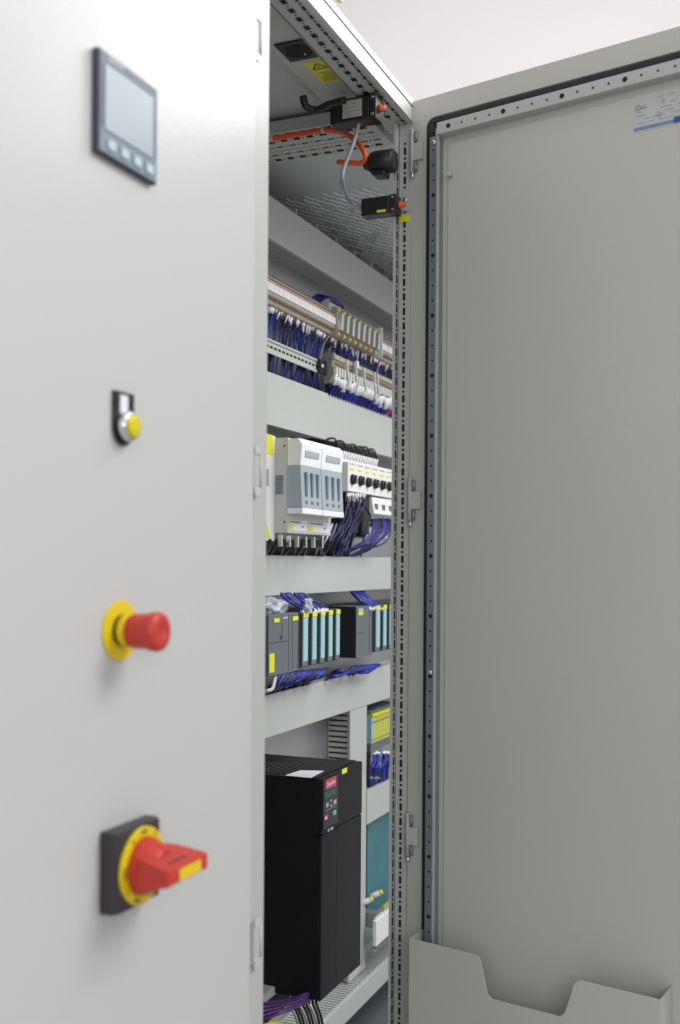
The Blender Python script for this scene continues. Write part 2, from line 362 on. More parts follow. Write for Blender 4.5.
# hinges of the open door
for v in (153, 500, 835):
    zc = PN(412, v, P0, Nn).z
    mb = MB().use('paint')
    mb.fbox(P0, Dd, Nn, Up, 0.004, 0.024, 0.0004, 0.006, zc-0.016, zc+0.014)
    mb.build('hinge_plate', None, door, bevel=0.001)
    mb = MB().use('frame'); mb.lathe(P0+Dd*0.003+Nn*0.004+Up*(zc-0.036), Up, [(0, 0.0035), (0.074, 0.0035)], 14)
    mb.use('zincdk'); mb.lathe(P0+Dd*0.010+Nn*0.003+Up*(zc+0.016), Up, [(0, 0.003), (0.018, 0.003)], 12)
    mb.lathe(P0+Dd*0.010+Nn*0.003+Up*(zc-0.034), Up, [(0, 0.003), (0.016, 0.003)], 12)
    mb.use('metal'); mb.lathe(P0+Dd*0.004+Nn*0.004+Up*(zc-0.046), Up, [(0, 0.002), (0.002, 0.004), (0.009, 0.004)], 12)
    mb.build('hinge_pin', None, door)
# rating label on the door sheet
def onDoor(u, v, h=0.003): return PN(u, v, P0+Nn*h, Nn)
lab0 = onDoor(634, 132); la = (lab0-P0).dot(Dd); lz = lab0.z
mb = MB().use(mat('label_film', (0.54, 0.545, 0.535), 0.45)); mb.fbox(P0, Dd, Nn, Up, la, la+0.11, 0.0030, 0.0033, lz-0.002, lz+0.052)
sh = 0.0
mb.use('inkblue'); mb.fbox(P0, Dd, Nn, Up, la, la+0.11, 0.0034, 0.0036, lz, lz+0.005)
mb.use('inkdblue'); mb.fbox(P0, Dd, Nn, Up, la+0.060, la+0.075, 0.0037, 0.0039, lz-0.001, lz+0.008)
mb.use('inkgrey')
for r in range(7):
    zr = lz+0.010+r*0.0055; x = la+0.004
    while x < la+0.10:
        L = random.uniform(0.006, 0.02)
        if random.random() < 0.62 and not (r > 4 and x < la+0.02): mb.fbox(P0, Dd, Nn, Up, x, x+L, 0.0034, 0.0035, zr, zr+0.0012)
        x += L+random.uniform(0.003, 0.012)
for (dx, dz, r) in ((0.006, 0.034, 0.0045), (0.038, 0.018, 0.0035), (0.044, 0.036, 0.003)):
    c = P0+Dd*(la+dx)+Up*(lz+dz)
    for k in range(16):
        a = 2*math.pi*k/16; a2 = 2*math.pi*(k+1)/16
        d1 = Dd*math.cos(a)+Up*math.sin(a); d2 = Dd*math.cos(a2)+Up*math.sin(a2)
        mb.quad(c+d1*r+Nn*0.0040, c+d2*r+Nn*0.0040, c+d2*r*0.7+Nn*0.0040, c+d1*r*0.7+Nn*0.0040)
rl = mb.build('rating_label', None, door)
text('UL', 0.006, P0+Dd*(la+0.0155)+Up*(lz+0.034)+Nn*0.0038, Dd, Up, 'inkgrey', door)
# document pocket
FD = 0.052
pf = P0+Nn*FD
pl = (PN(408, 945, pf, Nn)-P0).dot(Dd); pr_ = (PN(661, 998, pf, Nn)-P0).dot(Dd)
print('pocket s', pl, pr_)
def PS(u, v): q = PN(u, v, pf, Nn); return ((q-P0).dot(Dd), q.z)
prof = [PS(409, 938), PS(476, 955), PS(480, 959), PS(488, 995), PS(492, 999), PS(560, 1016.5), PS(565, 1012), PS(574, 984), PS(579, 980), PS(661, 1000)]
zb = 0.35
poly = [(prof[0][0], zb)]+prof+[(prof[-1][0], zb)]
pocket = thing('document_pocket', 'grey sheet metal document pocket with a cut-out front edge on the open door', 'pocket', tuple(P0+Dd*0.25+Up*zb))
mb = MB(); mb.hexa([pf+Dd*a+Up*(z) for a, z in poly], [pf-Nn*0.0015+Dd*a+Up*(z) for a, z in poly]); mb.build('front_panel', 'inner', pocket, bevel=0.0006)
def sidep(a, zf, zw, name):
    mb = MB()
    A = [P0+Dd*a+Nn*(FD-0.0016)+Up*zb, P0+Dd*a+Nn*(FD-0.0016)+Up*zf, P0+Dd*a+Nn*0.004+Up*zw, P0+Dd*a+Nn*0.004+Up*zb]
    mb.hexa(A, [p+Dd*0.0015 for p in A]); mb.build('side_panel', 'inner', pocket)
sidep(prof[0][0], prof[0][1], prof[0][1]+0.002, '')
sidep(prof[-1][0]-0.0015, prof[-1][1], prof[-1][1]+0.004, '')
mb = MB(); mb.fbox(P0, Dd, Nn, Up, prof[0][0], prof[-1][0], 0.004, FD, zb-0.0015, zb); mb.build('bottom_panel', 'inner', pocket)
# ------------------------------------------------------------------ closed cabinet on the left
YL = -0.020
XE = PY(253.5, 560, YL).x; XS = PY(266.5, 560, 0.0).x
lc = thing('control_cabinet', 'closed pale grey control cabinet whose smooth front carries the touch panel and switches', 'cabinet', (-1.2, 0.25, 0))
mb = MB(); mb.box(-2.2, XE, YL, YL+0.016, 0.12, ZT+0.0); ld = mb.build('door', 'door_paint', lc, bevel=0.003, seg=3)
mb = MB().use('frame'); mb.box(XE-0.03, XS, 0.0, 0.03, Z0, ZT-0.004); mb.build('upright', None, lc, bevel=0.002)
mb = MB(); mb.box(XE-0.025, XE-0.002, YL+0.017, -0.0005, 0.13, ZT-0.01); mb.build('seal', 'seal', lc)
mb = MB().use('paint'); mb.box(-2.2, XE-0.031, 0.0, YB, Z0, ZT-0.003); mb.build('body', None, lc)
for v in (38, 471, 941):
    p = PY(258, v, -0.004); zc = p.z
    mb = MB().use('paint')
    hx = PY(255.6, v, -0.004).x
    mb.box(hx-0.006, hx+0.012, -0.005, -0.0002, zc-0.026, zc+0.026); mb.box(hx-0.006, hx+0.009, -0.0065, -0.0052, zc+0.020, zc+0.030); mb.box(hx-0.006, hx+0.009, -0.0065, -0.0052, zc-0.030, zc-0.020)
    mb.use('frame'); mb.box(hx-0.003, hx+0.009, -0.0054, -0.0050, zc-0.018, zc+0.018)
    mb.build('hinge_plate', None, lc, bevel=0.0015)
    mb = MB().use('paint'); mb.lathe((hx+0.0095, -0.006, zc-0.020), Up, [(0, 0.0018), (0.040, 0.0018)], 12)
    mb.build('hinge_pin', None, lc)
# ------------------------------------------------------------------ touch panel
hy = YL-0.007
a = PY(98.5, 45.5, hy); b = PY(98.5, 151, hy); c = PY(157.5, 88, hy)
hx0, hx1, hz1, hz0 = a.x, c.x, a.z, b.z
print('hmi', hx1-hx0, hz1-hz0)
h = thing('touch_panel', 'small square operator touch panel with pale screen at the top of the closed front', 'touch panel', ((hx0+hx1)/2, YL, hz0))
mb = MB(); mb.box(hx0, hx1, hy, YL-0.0004, hz0, hz1); mb.build('housing', 'hmiedge', h, bevel=0.0015)
mb = MB(); mb.box(hx0+0.002, hx1-0.002, hy-0.0008, hy-0.0001, hz0+0.026, hz1-0.002); mb.build('bezel', 'hmiframe', h)
mb = MB(); mb.box(hx0+0.002, hx1-0.002, hy-0.0008, hy-0.0001, hz0+0.002, hz0+0.0255); mb.build('key_strip', 'hmiteal', h)
W_ = hx1-hx0; H_ = hz1-hz0
mb = MB(); mb.box(hx0+W_*0.09, hx1-W_*0.10, hy-0.0016, hy-0.0009, hz0+H_*0.245, hz1-H_*0.13); mb.build('screen', 'screen', h)
for k in range(4):
    kx = hx0+W_*(0.13+0.215*k)
    mb = MB(); mb.box(kx+W_*.01, kx+W_*0.135, hy-0.0022, hy-0.0009, hz0+H_*0.07, hz0+H_*0.165); mb.build('key', 'keyhmi', h, bevel=0.0008)
text('SIEMENS', 0.0062, (hx0+W_*0.26, hy-0.0010, hz1-H_*0.06), (1, 0, 0), Up, 'paper', h)
# ------------------------------------------------------------------ yellow push button
p0 = PY(113.5, 390, YL-0.002); p1 = PY(113.5, 432, YL-0.002); p2 = PY(133, 390, YL-0.002)
bc = PY(123.5, 427, YL-0.002)
hw = (p2.x-p0.x)/2; cxp = (p0.x+p2.x)/2
t = thing('push_button', 'yellow round push button in a chrome ring under a white name plate', 'push button', (cxp, YL, bc.z-0.016))
mb = MB(); pts = [(cxp-hw, p0.z), (cxp+hw, p0.z)]
for k in range(13):
    a = math.radians(0-180*k/12); pts.append((cxp+hw*math.cos(a), bc.z+hw*1.12*math.sin(a)))
mb.hexa([(x, YL-0.0035, z) for x, z in pts], [(x, YL-0.0004, z) for x, z in pts]); mb.build('legend_holder', 'black', t)
mb = MB(); mb.box(cxp-hw*0.48, cxp+hw*0.30, YL-0.0042, YL-0.0036, p0.z-0.021, p0.z-0.003); mb.build('name_plate', 'paper', t)
mb = MB(); mb.lathe((cxp, YL-0.0036, bc.z), (0, -1, 0), [(0, 0.0142), (0.006, 0.0142), (0.009, 0.0128), (0.0095, 0.0115)], 40); mb.build('ring', 'metal', t)
mb = MB(); mb.lathe((cxp, YL-0.0131, bc.z), (0, -1, 0), [(0, 0.0108), (0.002, 0.0108), (0.0032, 0.0095), (0.0036, 0.005), (0.0037, 0.0005)], 40); mb.build('button_cap', 'yellowdome', t)
# ------------------------------------------------------------------ emergency stop
ec = PY(120.5, 630.5, YL-0.001); er = (PY(120.5, 600.5, YL-0.001).z-PY(120.5, 661, YL-0.001).z)/2
print('estop r', er)
t = thing('emergency_stop', 'red mushroom emergency stop button on a yellow disc', 'emergency stop', (ec.x, YL, ec.z-er))
A = (0, -1, 0)
mb = MB(); mb.lathe((ec.x, YL-0.0003, ec.z), A, [(0, er), (0.0012, er), (0.0018, er-0.0006)], 64); mb.build('disc', 'yellow', t)
mb = MB(); mb.lathe((ec.x, YL-0.0022, ec.z), A, [(0, 0.0150), (0.004, 0.0150)], 40); mb.build('collar', 'black', t)
mb = MB(); mb.lathe((ec.x, YL-0.0063, ec.z), A, [(0, 0.0152), (0.007, 0.0155), (0.0075, 0.014)], 40); mb.build('ring', 'yellow', t)
r_ = 0.0188
mb = MB(); mb.lathe((ec.x, YL-0.0139, ec.z), A, [(0, 0.0145), (0.001, 0.0158), (0.004, 0.0165), (0.016, 0.0168), (0.021, 0.0176), (0.026, 0.0188), (0.029, 0.0186), (0.0318, 0.0172), (0.0335, 0.013), (0.034, 0.0045), (0.0328, 0.004), (0.0328, 0.0002)], 48)
mb.build('knob', 'red', t)
mb = MB(); mb.lathe((ec.x, YL-0.0468, ec.z), A, [(0, 0.0036), (0.0008, 0.0036)], 20); mb.build('mark', 'keyred', t)
# ------------------------------------------------------------------ main switch
ym = YL-0.018
q0 = PY(100.3, 832, YL-0.001); q1 = PY(100.3, 914.5, YL-0.001); q2 = PY(153.5, 832, YL-0.001)
mx0, mz1, mz0 = q0.x, q0.z, q1.z; mx1 = mx0+(mz1-mz0)*1.0
print('main', mx1-mx0, mz1-mz0)
mcx = (mx0+mx1)/2; mcz = (mz0+mz1)/2; hh = (mz1-mz0)/2
t = thing('main_switch', 'red rotary main switch with three lock holes on a dark square base', 'main switch', (mcx, YL, mz0))
mb = MB()
def sq(y, k, k2=None): k2 = k2 or k; return [(mcx-hh*k, y, mcz-hh*k2), (mcx+hh*k, y, mcz-hh*k2), (mcx+hh*k, y, mcz+hh*k2), (mcx-hh*k, y, mcz+hh*k2)]
loops = [sq(YL-0.0004, 1), sq(YL-0.013, 1.0), sq(ym-0.002, 0.86, 0.97)]
vv = [[mb.bm.verts.new(p) for p in L] for L in loops]
mb._f(vv[0][::-1]); mb._f(vv[-1])
for a_, b_ in zip(vv, vv[1:]):
    for i in range(4): mb._f([a_[i], a_[(i+1) % 4], b_[(i+1) % 4], b_[i]])
mb.build('base', 'switchbody', t, bevel=0.0014)
rr = 0.0365
mb = MB(); mb.lathe((mcx, ym-0.0021, mcz), A, [(0, rr), (0.003, rr), (0.0036, rr-0.0006)], 64); yr = mb.build('dial_ring', 'yellow', t)
for s_, an in (('OFF', 90), ('ON', 180), ('0', 125), ('I', 215), ('ON', 250), ('2', 55)):
    a = math.radians(an); d = Vector((math.cos(a), 0, math.sin(a))); tx = Vector((math.sin(a), 0, -math.cos(a)))
    text(s_, 0.0062, Vector((mcx, ym-0.0060, mcz))+d*0.0318, tx, d, 'ink', t)
mb = MB(); mb.lathe((mcx, ym-0.0058, mcz), A, [(0, 0.0275), (0.004, 0.0270), (0.012, 0.0235), (0.021, 0.0185), (0.024, 0.016)], 48); mb.build('hub', 'red', t, label='red domed hub of the handle')
# handle: body running out from the hub, wide in X, sloping top, three lock holes
mb = MB()
yb_, yf = ym-0.014, ym-0.046
def hx_loop(y, hw_, zt, zb_, sh=0): return [(mcx-hw_+sh, y, mcz+zb_), (mcx+hw_+sh, y, mcz+zb_), (mcx+hw_+sh, y, mcz+zt), (mcx-hw_+sh, y, mcz+zt)]
loops = [hx_loop(yb_+0.002, 0.026, 0.0165, -0.0165), hx_loop(yb_-0.008, 0.031, 0.0145, -0.0145, 0.002), hx_loop(yf-0.004, 0.036, 0.0078, -0.0078, 0.005), hx_loop(yf-0.006, 0.0345, 0.0066, -0.0066, 0.005)]
vv = [[mb.bm.verts.new(p) for p in L] for L in loops]
mb._f(vv[0][::-1]); mb._f(vv[-1])
for a_, b_ in zip(vv, vv[1:]):
    for i in range(4): mb._f([a_[i], a_[(i+1) % 4], b_[(i+1) % 4], b_[i]])
hd = mb.build('handle', 'red', t, bevel=0.003, seg=3)
mb = MB().use('switchbody')
for k in range(3):
    mb.box(mcx-0.015+k*0.0105, mcx-0.008+k*0.0105, yf+0.003, yf+0.0075, mcz+0.004, mcz+0.0102)
mb.build('lock_hole', None, t)
mb = MB(); mb.box(mcx-0.012, mcx+0.026, yf-0.0066, yf-0.0061, mcz-0.0058, mcz+0.0050); mb.build('stripe', 'yellow', t)
# ------------------------------------------------------------------ wiring ducts (covers at YD)
YD = 0.325
def duct(label, u, vt, vb, x0=XL+0.02, x1=XR-0.04, yf=YD):
    a = PY(u, vt, yf); b = PY(u, vb, yf)
    t = thing('wiring_duct', label, 'wiring duct', ((x0+x1)/2, YP, b.z), 'horizontal wiring ducts on the mounting plate')
    mb = MB(); mb.box(x0, x1, yf, yf+0.004, b.z, a.z); mb.box(x0, x1, yf+0.004, yf+0.0095, a.z-0.002, a.z-0.0002); mb.box(x0, x1, yf+0.004, yf+0.0095, b.z+0.0002, b.z+0.002)
    mb.build('cover', 'duct', t, bevel=0.0012)
    mb = MB(); zA = a.z-0.004; zB = b.z+0.004
    mb.box(x0, x1, YP-0.003, YP-0.0005, zB, zA)
    x = x0
    while x < x1-0.01:       # finger walls above and below
        if x > -0.62:
            mb.box(x, x+0.0075, yf+0.010, YP-0.003, zA-0.0015, zA); mb.box(x, x+0.0075, yf+0.010, YP-0.003, zB, zB+0.0015)
        x += 0.0125
    mb.build('channel', 'duct', t)
    return a.z, b.z
z1t, z1b = duct('grey duct cover just under the cabinet roof, topmost of the ducts', 268, 194, 237)
z2t, z2b = duct('bright grey duct cover between the terminal rows and the white breakers', 267, 371, 424)
z3t, z3b = duct('grey duct cover between the breakers and the slate controller modules', 267, 555, 596)
z4t, z4b = duct('grey duct cover under the controller modules and above the black drive', 267, 695, 738)
print('ducts', z1t, z1b, z2t, z2b, z3t, z3b, z4t, z4b)
vx0 = PY(350.5, 760, YD).x; vx1 = PY(367, 760, YD).x
z5t, z5b = duct('short grey duct cover beside the upright between relays and teal panel', 367, 791, 825, x0=vx1+0.003)
z6t, z6b = duct('lowest grey duct with open slotted fingers beneath the drive', 386, 962, 982, yf=YD-0.03)
# vertical duct
t = thing('wiring_duct', 'upright grey wiring duct with slotted side right of the black drive', 'wiring duct', ((vx0+vx1)/2, YP, z6t))
mb = MB(); mb.box(vx0, vx1, YD+0.001, YD+0.006, z6t+0.001, z4b-0.001); mb.build('cover', 'duct', t, bevel=0.001)
mb = MB().use('duct'); mb.box(vx0+0.004, vx1-0.004, YP-0.003, YP-0.001, z6t+0.001, z4b-0.001)
mb.use('frame')
z = z6t+0.004
while z < z4b-0.008:
    mb.box(vx0+0.003, vx0+0.005, YD+0.010, YP-0.003, z, z+0.0080); mb.box(vx1-0.005, vx1-0.003, YD+0.010, YP-0.003, z, z+0.0080)
    z += 0.0125
mb.box(vx0+0.003, vx0+0.005, YD+0.006, YD+0.010, z6t+0.002, z4b-0.002)
mb.use('hole'); mb.box(vx0+0.0062, vx0+0.012, YD+0.010, YP-0.004, z6t+0.002, z4b-0.002)  # black backing, paints the shade seen between the fingers
mb.build('channel', None, t)
# ------------------------------------------------------------------ generic wire makers
def wire(pts, r, m, label, group, name='wire', cat='wire', ferr=None):
    mb = MB().use(m); mb.tube(pts, r, 7)
    if ferr:
        a = Vector(pts[0]); b = Vector(pts[1]); d = (b-a).normalized()
        mb.use('paper'); mb.lathe(a-d*0.001, d, [(0, r*1.45), (ferr, r*1.45)], 8)
    o = mb.build(name, None); meta(o, label, cat, group); return o
def yp(u, v, Y): return PY(u, v, Y)
# ------------------------------------------------------------------ upper terminal row
YT = 0.318
rz1 = PY(267, 268, YT).z; rz0 = PY(267, 302, YT).z; rzc = (rz1+rz0)/2; rh = rz1-rz0
mb = MB().use('zinc'); mb.box(XL+0.05, XR-0.08, YP-0.012, YP-0.004, rzc-0.0175, rzc+0.0175); mb.box(XL+0.05, XR-0.08, YP-0.004, YP-0.0005, rzc-0.010, rzc+0.010)
meta(mb.build('mounting_rail', None), 'zinc mounting rail hidden behind the upper row of beige terminals', 'rail')
def term_block(x0, x1, zc, H, Yf, label, group, centre='white'):
    t = thing('terminal_block', label, 'terminal block', ((x0+x1)/2, YP, zc-H/2), group)
    mb = MB().use('beige')
    prof = [(-.5, .030), (-.5, .018), (-.40, .010), (-.33, .010), (-.22, .001), (.22, .001), (.33, .010), (.40, .010), (.5, .018), (.5, .030), (.35, .055), (-.35, .055)]
    A_ = [(x0+0.0003, Yf+d, zc+H*k) for k, d in prof]; B_ = [(x1-0.0003, Yf+d, zc+H*k) for k, d in prof]
    mb.hexa(A_, B_)
    mb.build('housing', None, t)
    n = max(1, int((x1-x0)/0.0062)); pw = (x1-x0)/n
    mb = MB().use('beigedk')
    for s_ in (-1, 1):
        for kk, hgt, dep in ((0.44, 0.05, 0.0126), (0.275, 0.035, 0.0042)):
            for i in range(n):
                mb.box(x0+pw*i+0.0008, x0+pw*(i+1)-0.0008, Yf+dep-0.0005, Yf+dep+0.003, zc+s_*H*kk-H*hgt/2, zc+s_*H*kk+H*hgt/2)
    mb.build('clamp_slots', None, t)
    mb = MB().use(centre); mb.box(x0+0.0006, x1-0.0006, Yf-0.0012, Yf+0.0008, zc-H*0.115, zc+H*0.115)
    mb.use('beigedk')
    for i in range(3, n, 5): mb.box(x0+pw*i-0.0001, x0+pw*i+0.0001, Yf-0.0014, Yf-0.0012, zc-H*0.1, zc+H*0.1)
    mb.build('marker_strip', None, t)
xa = PY(262, 300, YT).x; xb = PY(335.5, 300, YT).x; xc = PY(377.5, 340, YT).x; xd = xc+0.14
nb = 5
for i in range(nb):
    term_block(xa+(xb-xa)*i/nb, xa+(xb-xa)*(i+1)/nb, rzc, rh, YT, 'beige terminal block with white marker strip in the upper row, left of the yellow-green ones', 'beige terminal blocks left in the upper row')
for i in range(5):
    term_block(xc+0.004+0.068*i, xc+0.070+0.068*i, rzc, rh, YT, 'beige terminal block at the right end of the upper row, beside the upright', 'beige terminal blocks right in the upper row')
mb = MB(); mb.box(xc, xc+0.0035, YT-0.012, YP-0.010, rz0+0.002, rz1+0.006); meta(mb.build('end_stop', 'paper'), 'white end stop standing up right of the yellow-green terminals', 'end stop')
# eight yellow-green terminals
pw = (xc-xb)/8
gproto = None
for i in range(8):
    x0 = xb+pw*i
    if gproto is None:
        t = thing('earth_terminal', 'yellow-green earth terminal with bright metal bar in the upper row', 'terminal', (x0, YP, rz0), 'yellow-green earth terminals')
        mb = MB().use('beige'); mb.box(x0+0.0004, x0+pw*0.42, YT-0.004, YP-0.010, rz0, rz1); mb.build('housing', None, t, bevel=0.0008)
        mb = MB(); mb.box(x0+pw*0.43, x0+pw*0.98, YT+0.012, YP-0.010, rz0+0.001, rz1-0.001); mb.build('gap_side', 'beigedk', t)
        mb = MB(); mb.hexa([(x0+pw*0.02, YT-0.014, rzc-rh*0.30), (x0+pw*0.38, YT-0.014, rzc-rh*0.30), (x0+pw*0.38, YT-0.0045, rzc-rh*0.30), (x0+pw*0.02, YT-0.0045, rzc-rh*0.30)], [(x0+pw*0.20, YT-0.014, rzc+rh*0.30), (x0+pw*0.56, YT-0.014, rzc+rh*0.30), (x0+pw*0.56, YT-0.0045, rzc+rh*0.30), (x0+pw*0.20, YT-0.0045, rzc+rh*0.30)]); mb.build('metal_bar', 'zinclt', t, bevel=0.0006)
        mb = MB(); mb.box(x0+pw*0.05, x0+pw*0.40, YT-0.0065, YT-0.0042, rzc+rh*0.34, rzc+rh*0.46); mb.build('coloured_end', 'yg', t); mb = MB(); mb.box(x0+pw*0.05, x0+pw*0.40, YT-0.0065, YT-0.0042, rzc-rh*0.46, rzc-rh*0.34); mb.build('coloured_end', 'yg', t)
        gproto = t
    else:
        c = gproto.copy(); COL.objects.link(c); c.location.x = x0
        for ch in gproto.children:
            d = ch.copy(); COL.objects.link(d); d.parent = c
# wires out of the upper row down to the second duct
def hang(u, r=0.0014, m='blue', lab='thin blue wire hanging below the upper terminal row', grp='blue wires below the upper terminal row'):
    Yw = random.uniform(0.338, 0.352)
    base = PY(u, 300, YT+0.02); x = base.x
    zt = rz0+random.uniform(-0.001, 0.004)
    pts = [(x, YT+0.014, zt), (x+random.uniform(-.002, .002), Yw-0.006, zt-0.020), (x+random.uniform(-.018, .018), Yw, (zt+z2t)/2+random.uniform(-.02, .02)), (x+random.uniform(-.034, .030), Yw+0.006, z2t-0.02)]
    wire(pts, r, m if m == 'wblack' else random.choice([m, m, 'navy', 'blue', 'blue', 'bluelt'] + (['pwire'] if random.random() < .3 else [])), lab, grp, ferr=random.uniform(0.008, 0.020) if random.random() < 0.8 else None)
u = 262
clus = [268.5, 277, 287, 298, 303]
for c in clus:
    for k in range(6): hang(c+random.uniform(-3.2, 3.2), m='bluelt' if random.random() < .25 else 'blue')
for k in range(38): hang(random.uniform(304, 352), m='bluelt' if random.random() < .3 else 'blue')
for k in range(26): hang(random.uniform(352, 396), r=0.0015, m='bluelt' if random.random() < .3 else 'blue')
for k in range(6): hang(random.uniform(268, 350), m='wblack', lab='thin black wire among the blue ones below the upper terminal row', grp='black wires below the upper terminal row')
# wires looping over the top of the upper row near the yellow-green terminals
for k in range(9):
    x0 = PY(314+k*1.1, 295, 0.35).x; x1 = PY(329+k*1.6, 310, 0.33).x
    wire([(x1, YT+0.012, rz1-0.004), (x1-0.004, YT+0.006, rz1+0.014), ((x0+x1)/2, 0.345, rz1+0.024+0.001*k), (x0, 0.36, rz1+0.010), (x0-0.02, 0.372, rz1-0.02)], 0.0014, 'blue', 'blue wire looping over the top of the upper terminal row', 'blue wires looping over the upper row', ferr=0.014)
for k in range(4):
    x0 = PY(352+k*2.0, 300, 0.36).x
    wire([(x0, 0.372, rz1-0.01), (x0+0.01, 0.345, rz1+0.012+0.001*k), (x0+0.05, 0.36, rz1+0.004), (x0+0.09, 0.372, rz1-0.02)], 0.0013, 'blue', 'blue wire lying on top of the yellow-green terminals', 'blue wires above the yellow-green terminals')
# ------------------------------------------------------------------ lower rail with its terminals
YR = 0.330
a = PY(267, 338, YR); b = PY(267, 352.5, YR); lz1, lz0 = a.z, b.z; xr = PY(322.5, 368, YR).x
t = thing('mounting_rail', 'grey slotted mounting rail with an empty left half below the blue wires', 'rail', ((XL+xr)/2, YR, lz0))
mb = MB(); mb.box(XL+0.05, XR-0.1, YR+0.001, YR+0.0025, lz0+0.003, lz1-0.003); mb.box(XL+0.05, XR-0.1, YR-0.002, YR-0.0005, lz1-0.004, lz1); mb.box(XL+0.05, XR-0.1, YR-0.002, YR-0.0005, lz0, lz0+0.004)
mb.box(XL+0.05, XR-0.1, YR-0.0004, YR+0.001, lz1-0.0045, lz1-0.003); mb.box(XL+0.05, XR-0.1, YR-0.0004, YR+0.001, lz0+0.003, lz0+0.0045)
mb.build('profile', 'duct', t)
mb = MB(); x = PY(262, 345, YR).x
while x < xr-0.012:
    mb.box(x, x+0.011, YR+0.0003, YR+0.0009, (lz0+lz1)/2-0.0022, (lz0+lz1)/2+0.0022); x += 0.018
mb.build('slots', 'hole', t)
mb = MB().use('black'); mb.box(xr-0.032, xr, YR-0.010, YR-0.0025, lz0-0.001, lz1+0.001); mb.use('metal'); mb.lathe((xr-0.026, YR-0.0105, (lz0+lz1)/2), A, [(0, 0.0055), (0.003, 0.0045)], 16)
meta(mb.build('rail_clamp', None, bevel=0.001), 'black rail clamp with a bright screw left of the grey end bracket', 'clamp')
lzc = (lz0+lz1)/2; LH = 0.060
M['bracketgrey'] = mat('bracket_grey', (0.24, 0.25, 0.23), 0.5, noise=0.15, nscale=60)
mb = MB().use('bracketgrey')
x0 = xr; 
mb.hexa([(x0+0.0005, YR-0.036+d, lzc+h_) for d, h_ in ((0.010, 0.033), (0.010, 0.020), (0.014, 0.018), (0.014, 0.004), (0.010, 0.002), (0.010, -0.014), (0.020, -0.030), (0.034, -0.032), (0.034, 0.033))], [(x0+0.012, YR-0.036+d, lzc+h_) for d, h_ in ((0.010, 0.033), (0.010, 0.020), (0.014, 0.018), (0.014, 0.004), (0.010, 0.002), (0.010, -0.014), (0.020, -0.030), (0.034, -0.032), (0.034, 0.033))])
mb.use('plc')
for dy, dz in ((-0.022, 0.02), (-0.012, 0.01), (-0.020, 0.0), (-0.008, -0.012), (-0.016, -0.014), (-0.006, 0.022)):
    mb.box(x0-0.0006, x0+0.0003, YR+dy+0.003, YR+dy+0.008, lzc+dz-0.002, lzc+dz+0.002)
meta(mb.build('end_bracket', None), 'grey end bracket with small openings at the start of the lower terminal row', 'bracket')
xe = x0+0.013
for i in range(32):
    x1 = xe+0.0150
    bt = i in (4, 8, 12, 17, 19)
    t = thing('terminal_block', 'slim beige terminal in the lower row above the bright duct cover', 'terminal block', ((xe+x1)/2, YR, lzc-LH/2), 'slim terminals of the lower row')
    mb = MB().use('beige' if not bt else 'offw')
    pr = ((0.002, 0.032), (-0.020, 0.032), (-0.020, 0.022), (-0.016, 0.021), (-0.016, 0.006), (-0.020, 0.005), (-0.020, -0.008), (-0.008, -0.016), (0.002, -0.018)) if not bt else ((0.002, 0.031), (-0.024, 0.031), (-0.026, 0.0), (-0.030, -0.020), (-0.022, -0.030), (0.002, -0.026))
    ex = 0
    if bt: x1 = xe+0.006
    mb.hexa([(xe+0.0003, YR-0.003+d+ex, lzc+h_) for d, h_ in pr], [(x1-0.0003, YR-0.003+d+ex, lzc+h_) for d, h_ in pr]); mb.build('housing', None, t)
    if not bt:
        mb = MB(); mb.box(xe+0.0008, x1-0.0040, YR-0.0265, YR-0.0235, lzc-0.013, lzc+0.005); mb.build('marker', 'offw', t)
        mb = MB(); mb.box(xe+0.001, x1-0.002, YR-0.0196, YR-0.0160, lzc+0.009, lzc+0.017); mb.build('clamp_slot', 'beigedk', t)
    xe = x1
for k in range(32):
    x = xr+0.014+k*0.0155+random.uniform(-.002, .002)
    m = 'orange' if k == 23 else ('bluelt' if random.random() < .4 else 'blue')
    dz = random.uniform(-.004, .004)
    wire([(x, YR-0.024, lzc-0.016+dz), (x+0.004, YR-0.021, lzc-0.032+dz), (x+0.009, YR-0.010, z2t+0.004), (x+0.012, YR+0.02, z2t-0.02)], 0.0036, m,
         'orange wire leaving the lower terminal row near the upright' if m == 'orange' else 'blue wire with a white ferrule below the lower terminal row', 'orange wires near the upright' if m == 'orange' else 'blue wires below the lower terminal row', ferr=0.016+random.uniform(0, .012))
mb = MB(); x = PY(355, 375, YR-0.03).x; mb.box(x, x+0.009, YR-0.036, YR-0.028, lzc+0.018, lzc+0.034); meta(mb.build('end_stop', 'paper', bevel=0.001), 'small white marker carrier sticking up from the lower terminal row', 'marker')
# ------------------------------------------------------------------ power supply at the left edge of the opening
YA = 0.300
t = thing('power_supply', 'white narrow power supply with yellow labels at the left edge of the opening', 'power supply', (PY(268, 500, YA).x, YA, PY(275, 539, YA).z))
mb = MB(); ybox(mb, 250, 275.5, 430, 540, YA, YP-0.01); mb.build('housing', 'white', t, bevel=0.001)
mb = MB(); ybox(mb, 262, 273.3, 432.5, 452.5, YA-0.0006, YA-0.0001); mb.build('yellow_label', 'labely', t)
mb = MB(); a = PY(266, 519, YA-0.0004); b = PY(270, 538, YA-0.0004); c_ = PY(259, 536, YA-0.0004)
mb.hexa([(a.x, YA-0.0007, a.z), (c_.x, YA-0.0007, b.z), (b.x, YA-0.0007, b.z)], [(a.x, YA-0.0001, a.z), (c_.x, YA-0.0001, b.z), (b.x, YA-0.0001, b.z)]); mb.build('warning_label', 'labely', t)
mb = MB(); ybox(mb, 262, 269, 468, 485, YA-0.0006, YA-0.0001); mb.build('terminal_label', 'bluegrey', t)
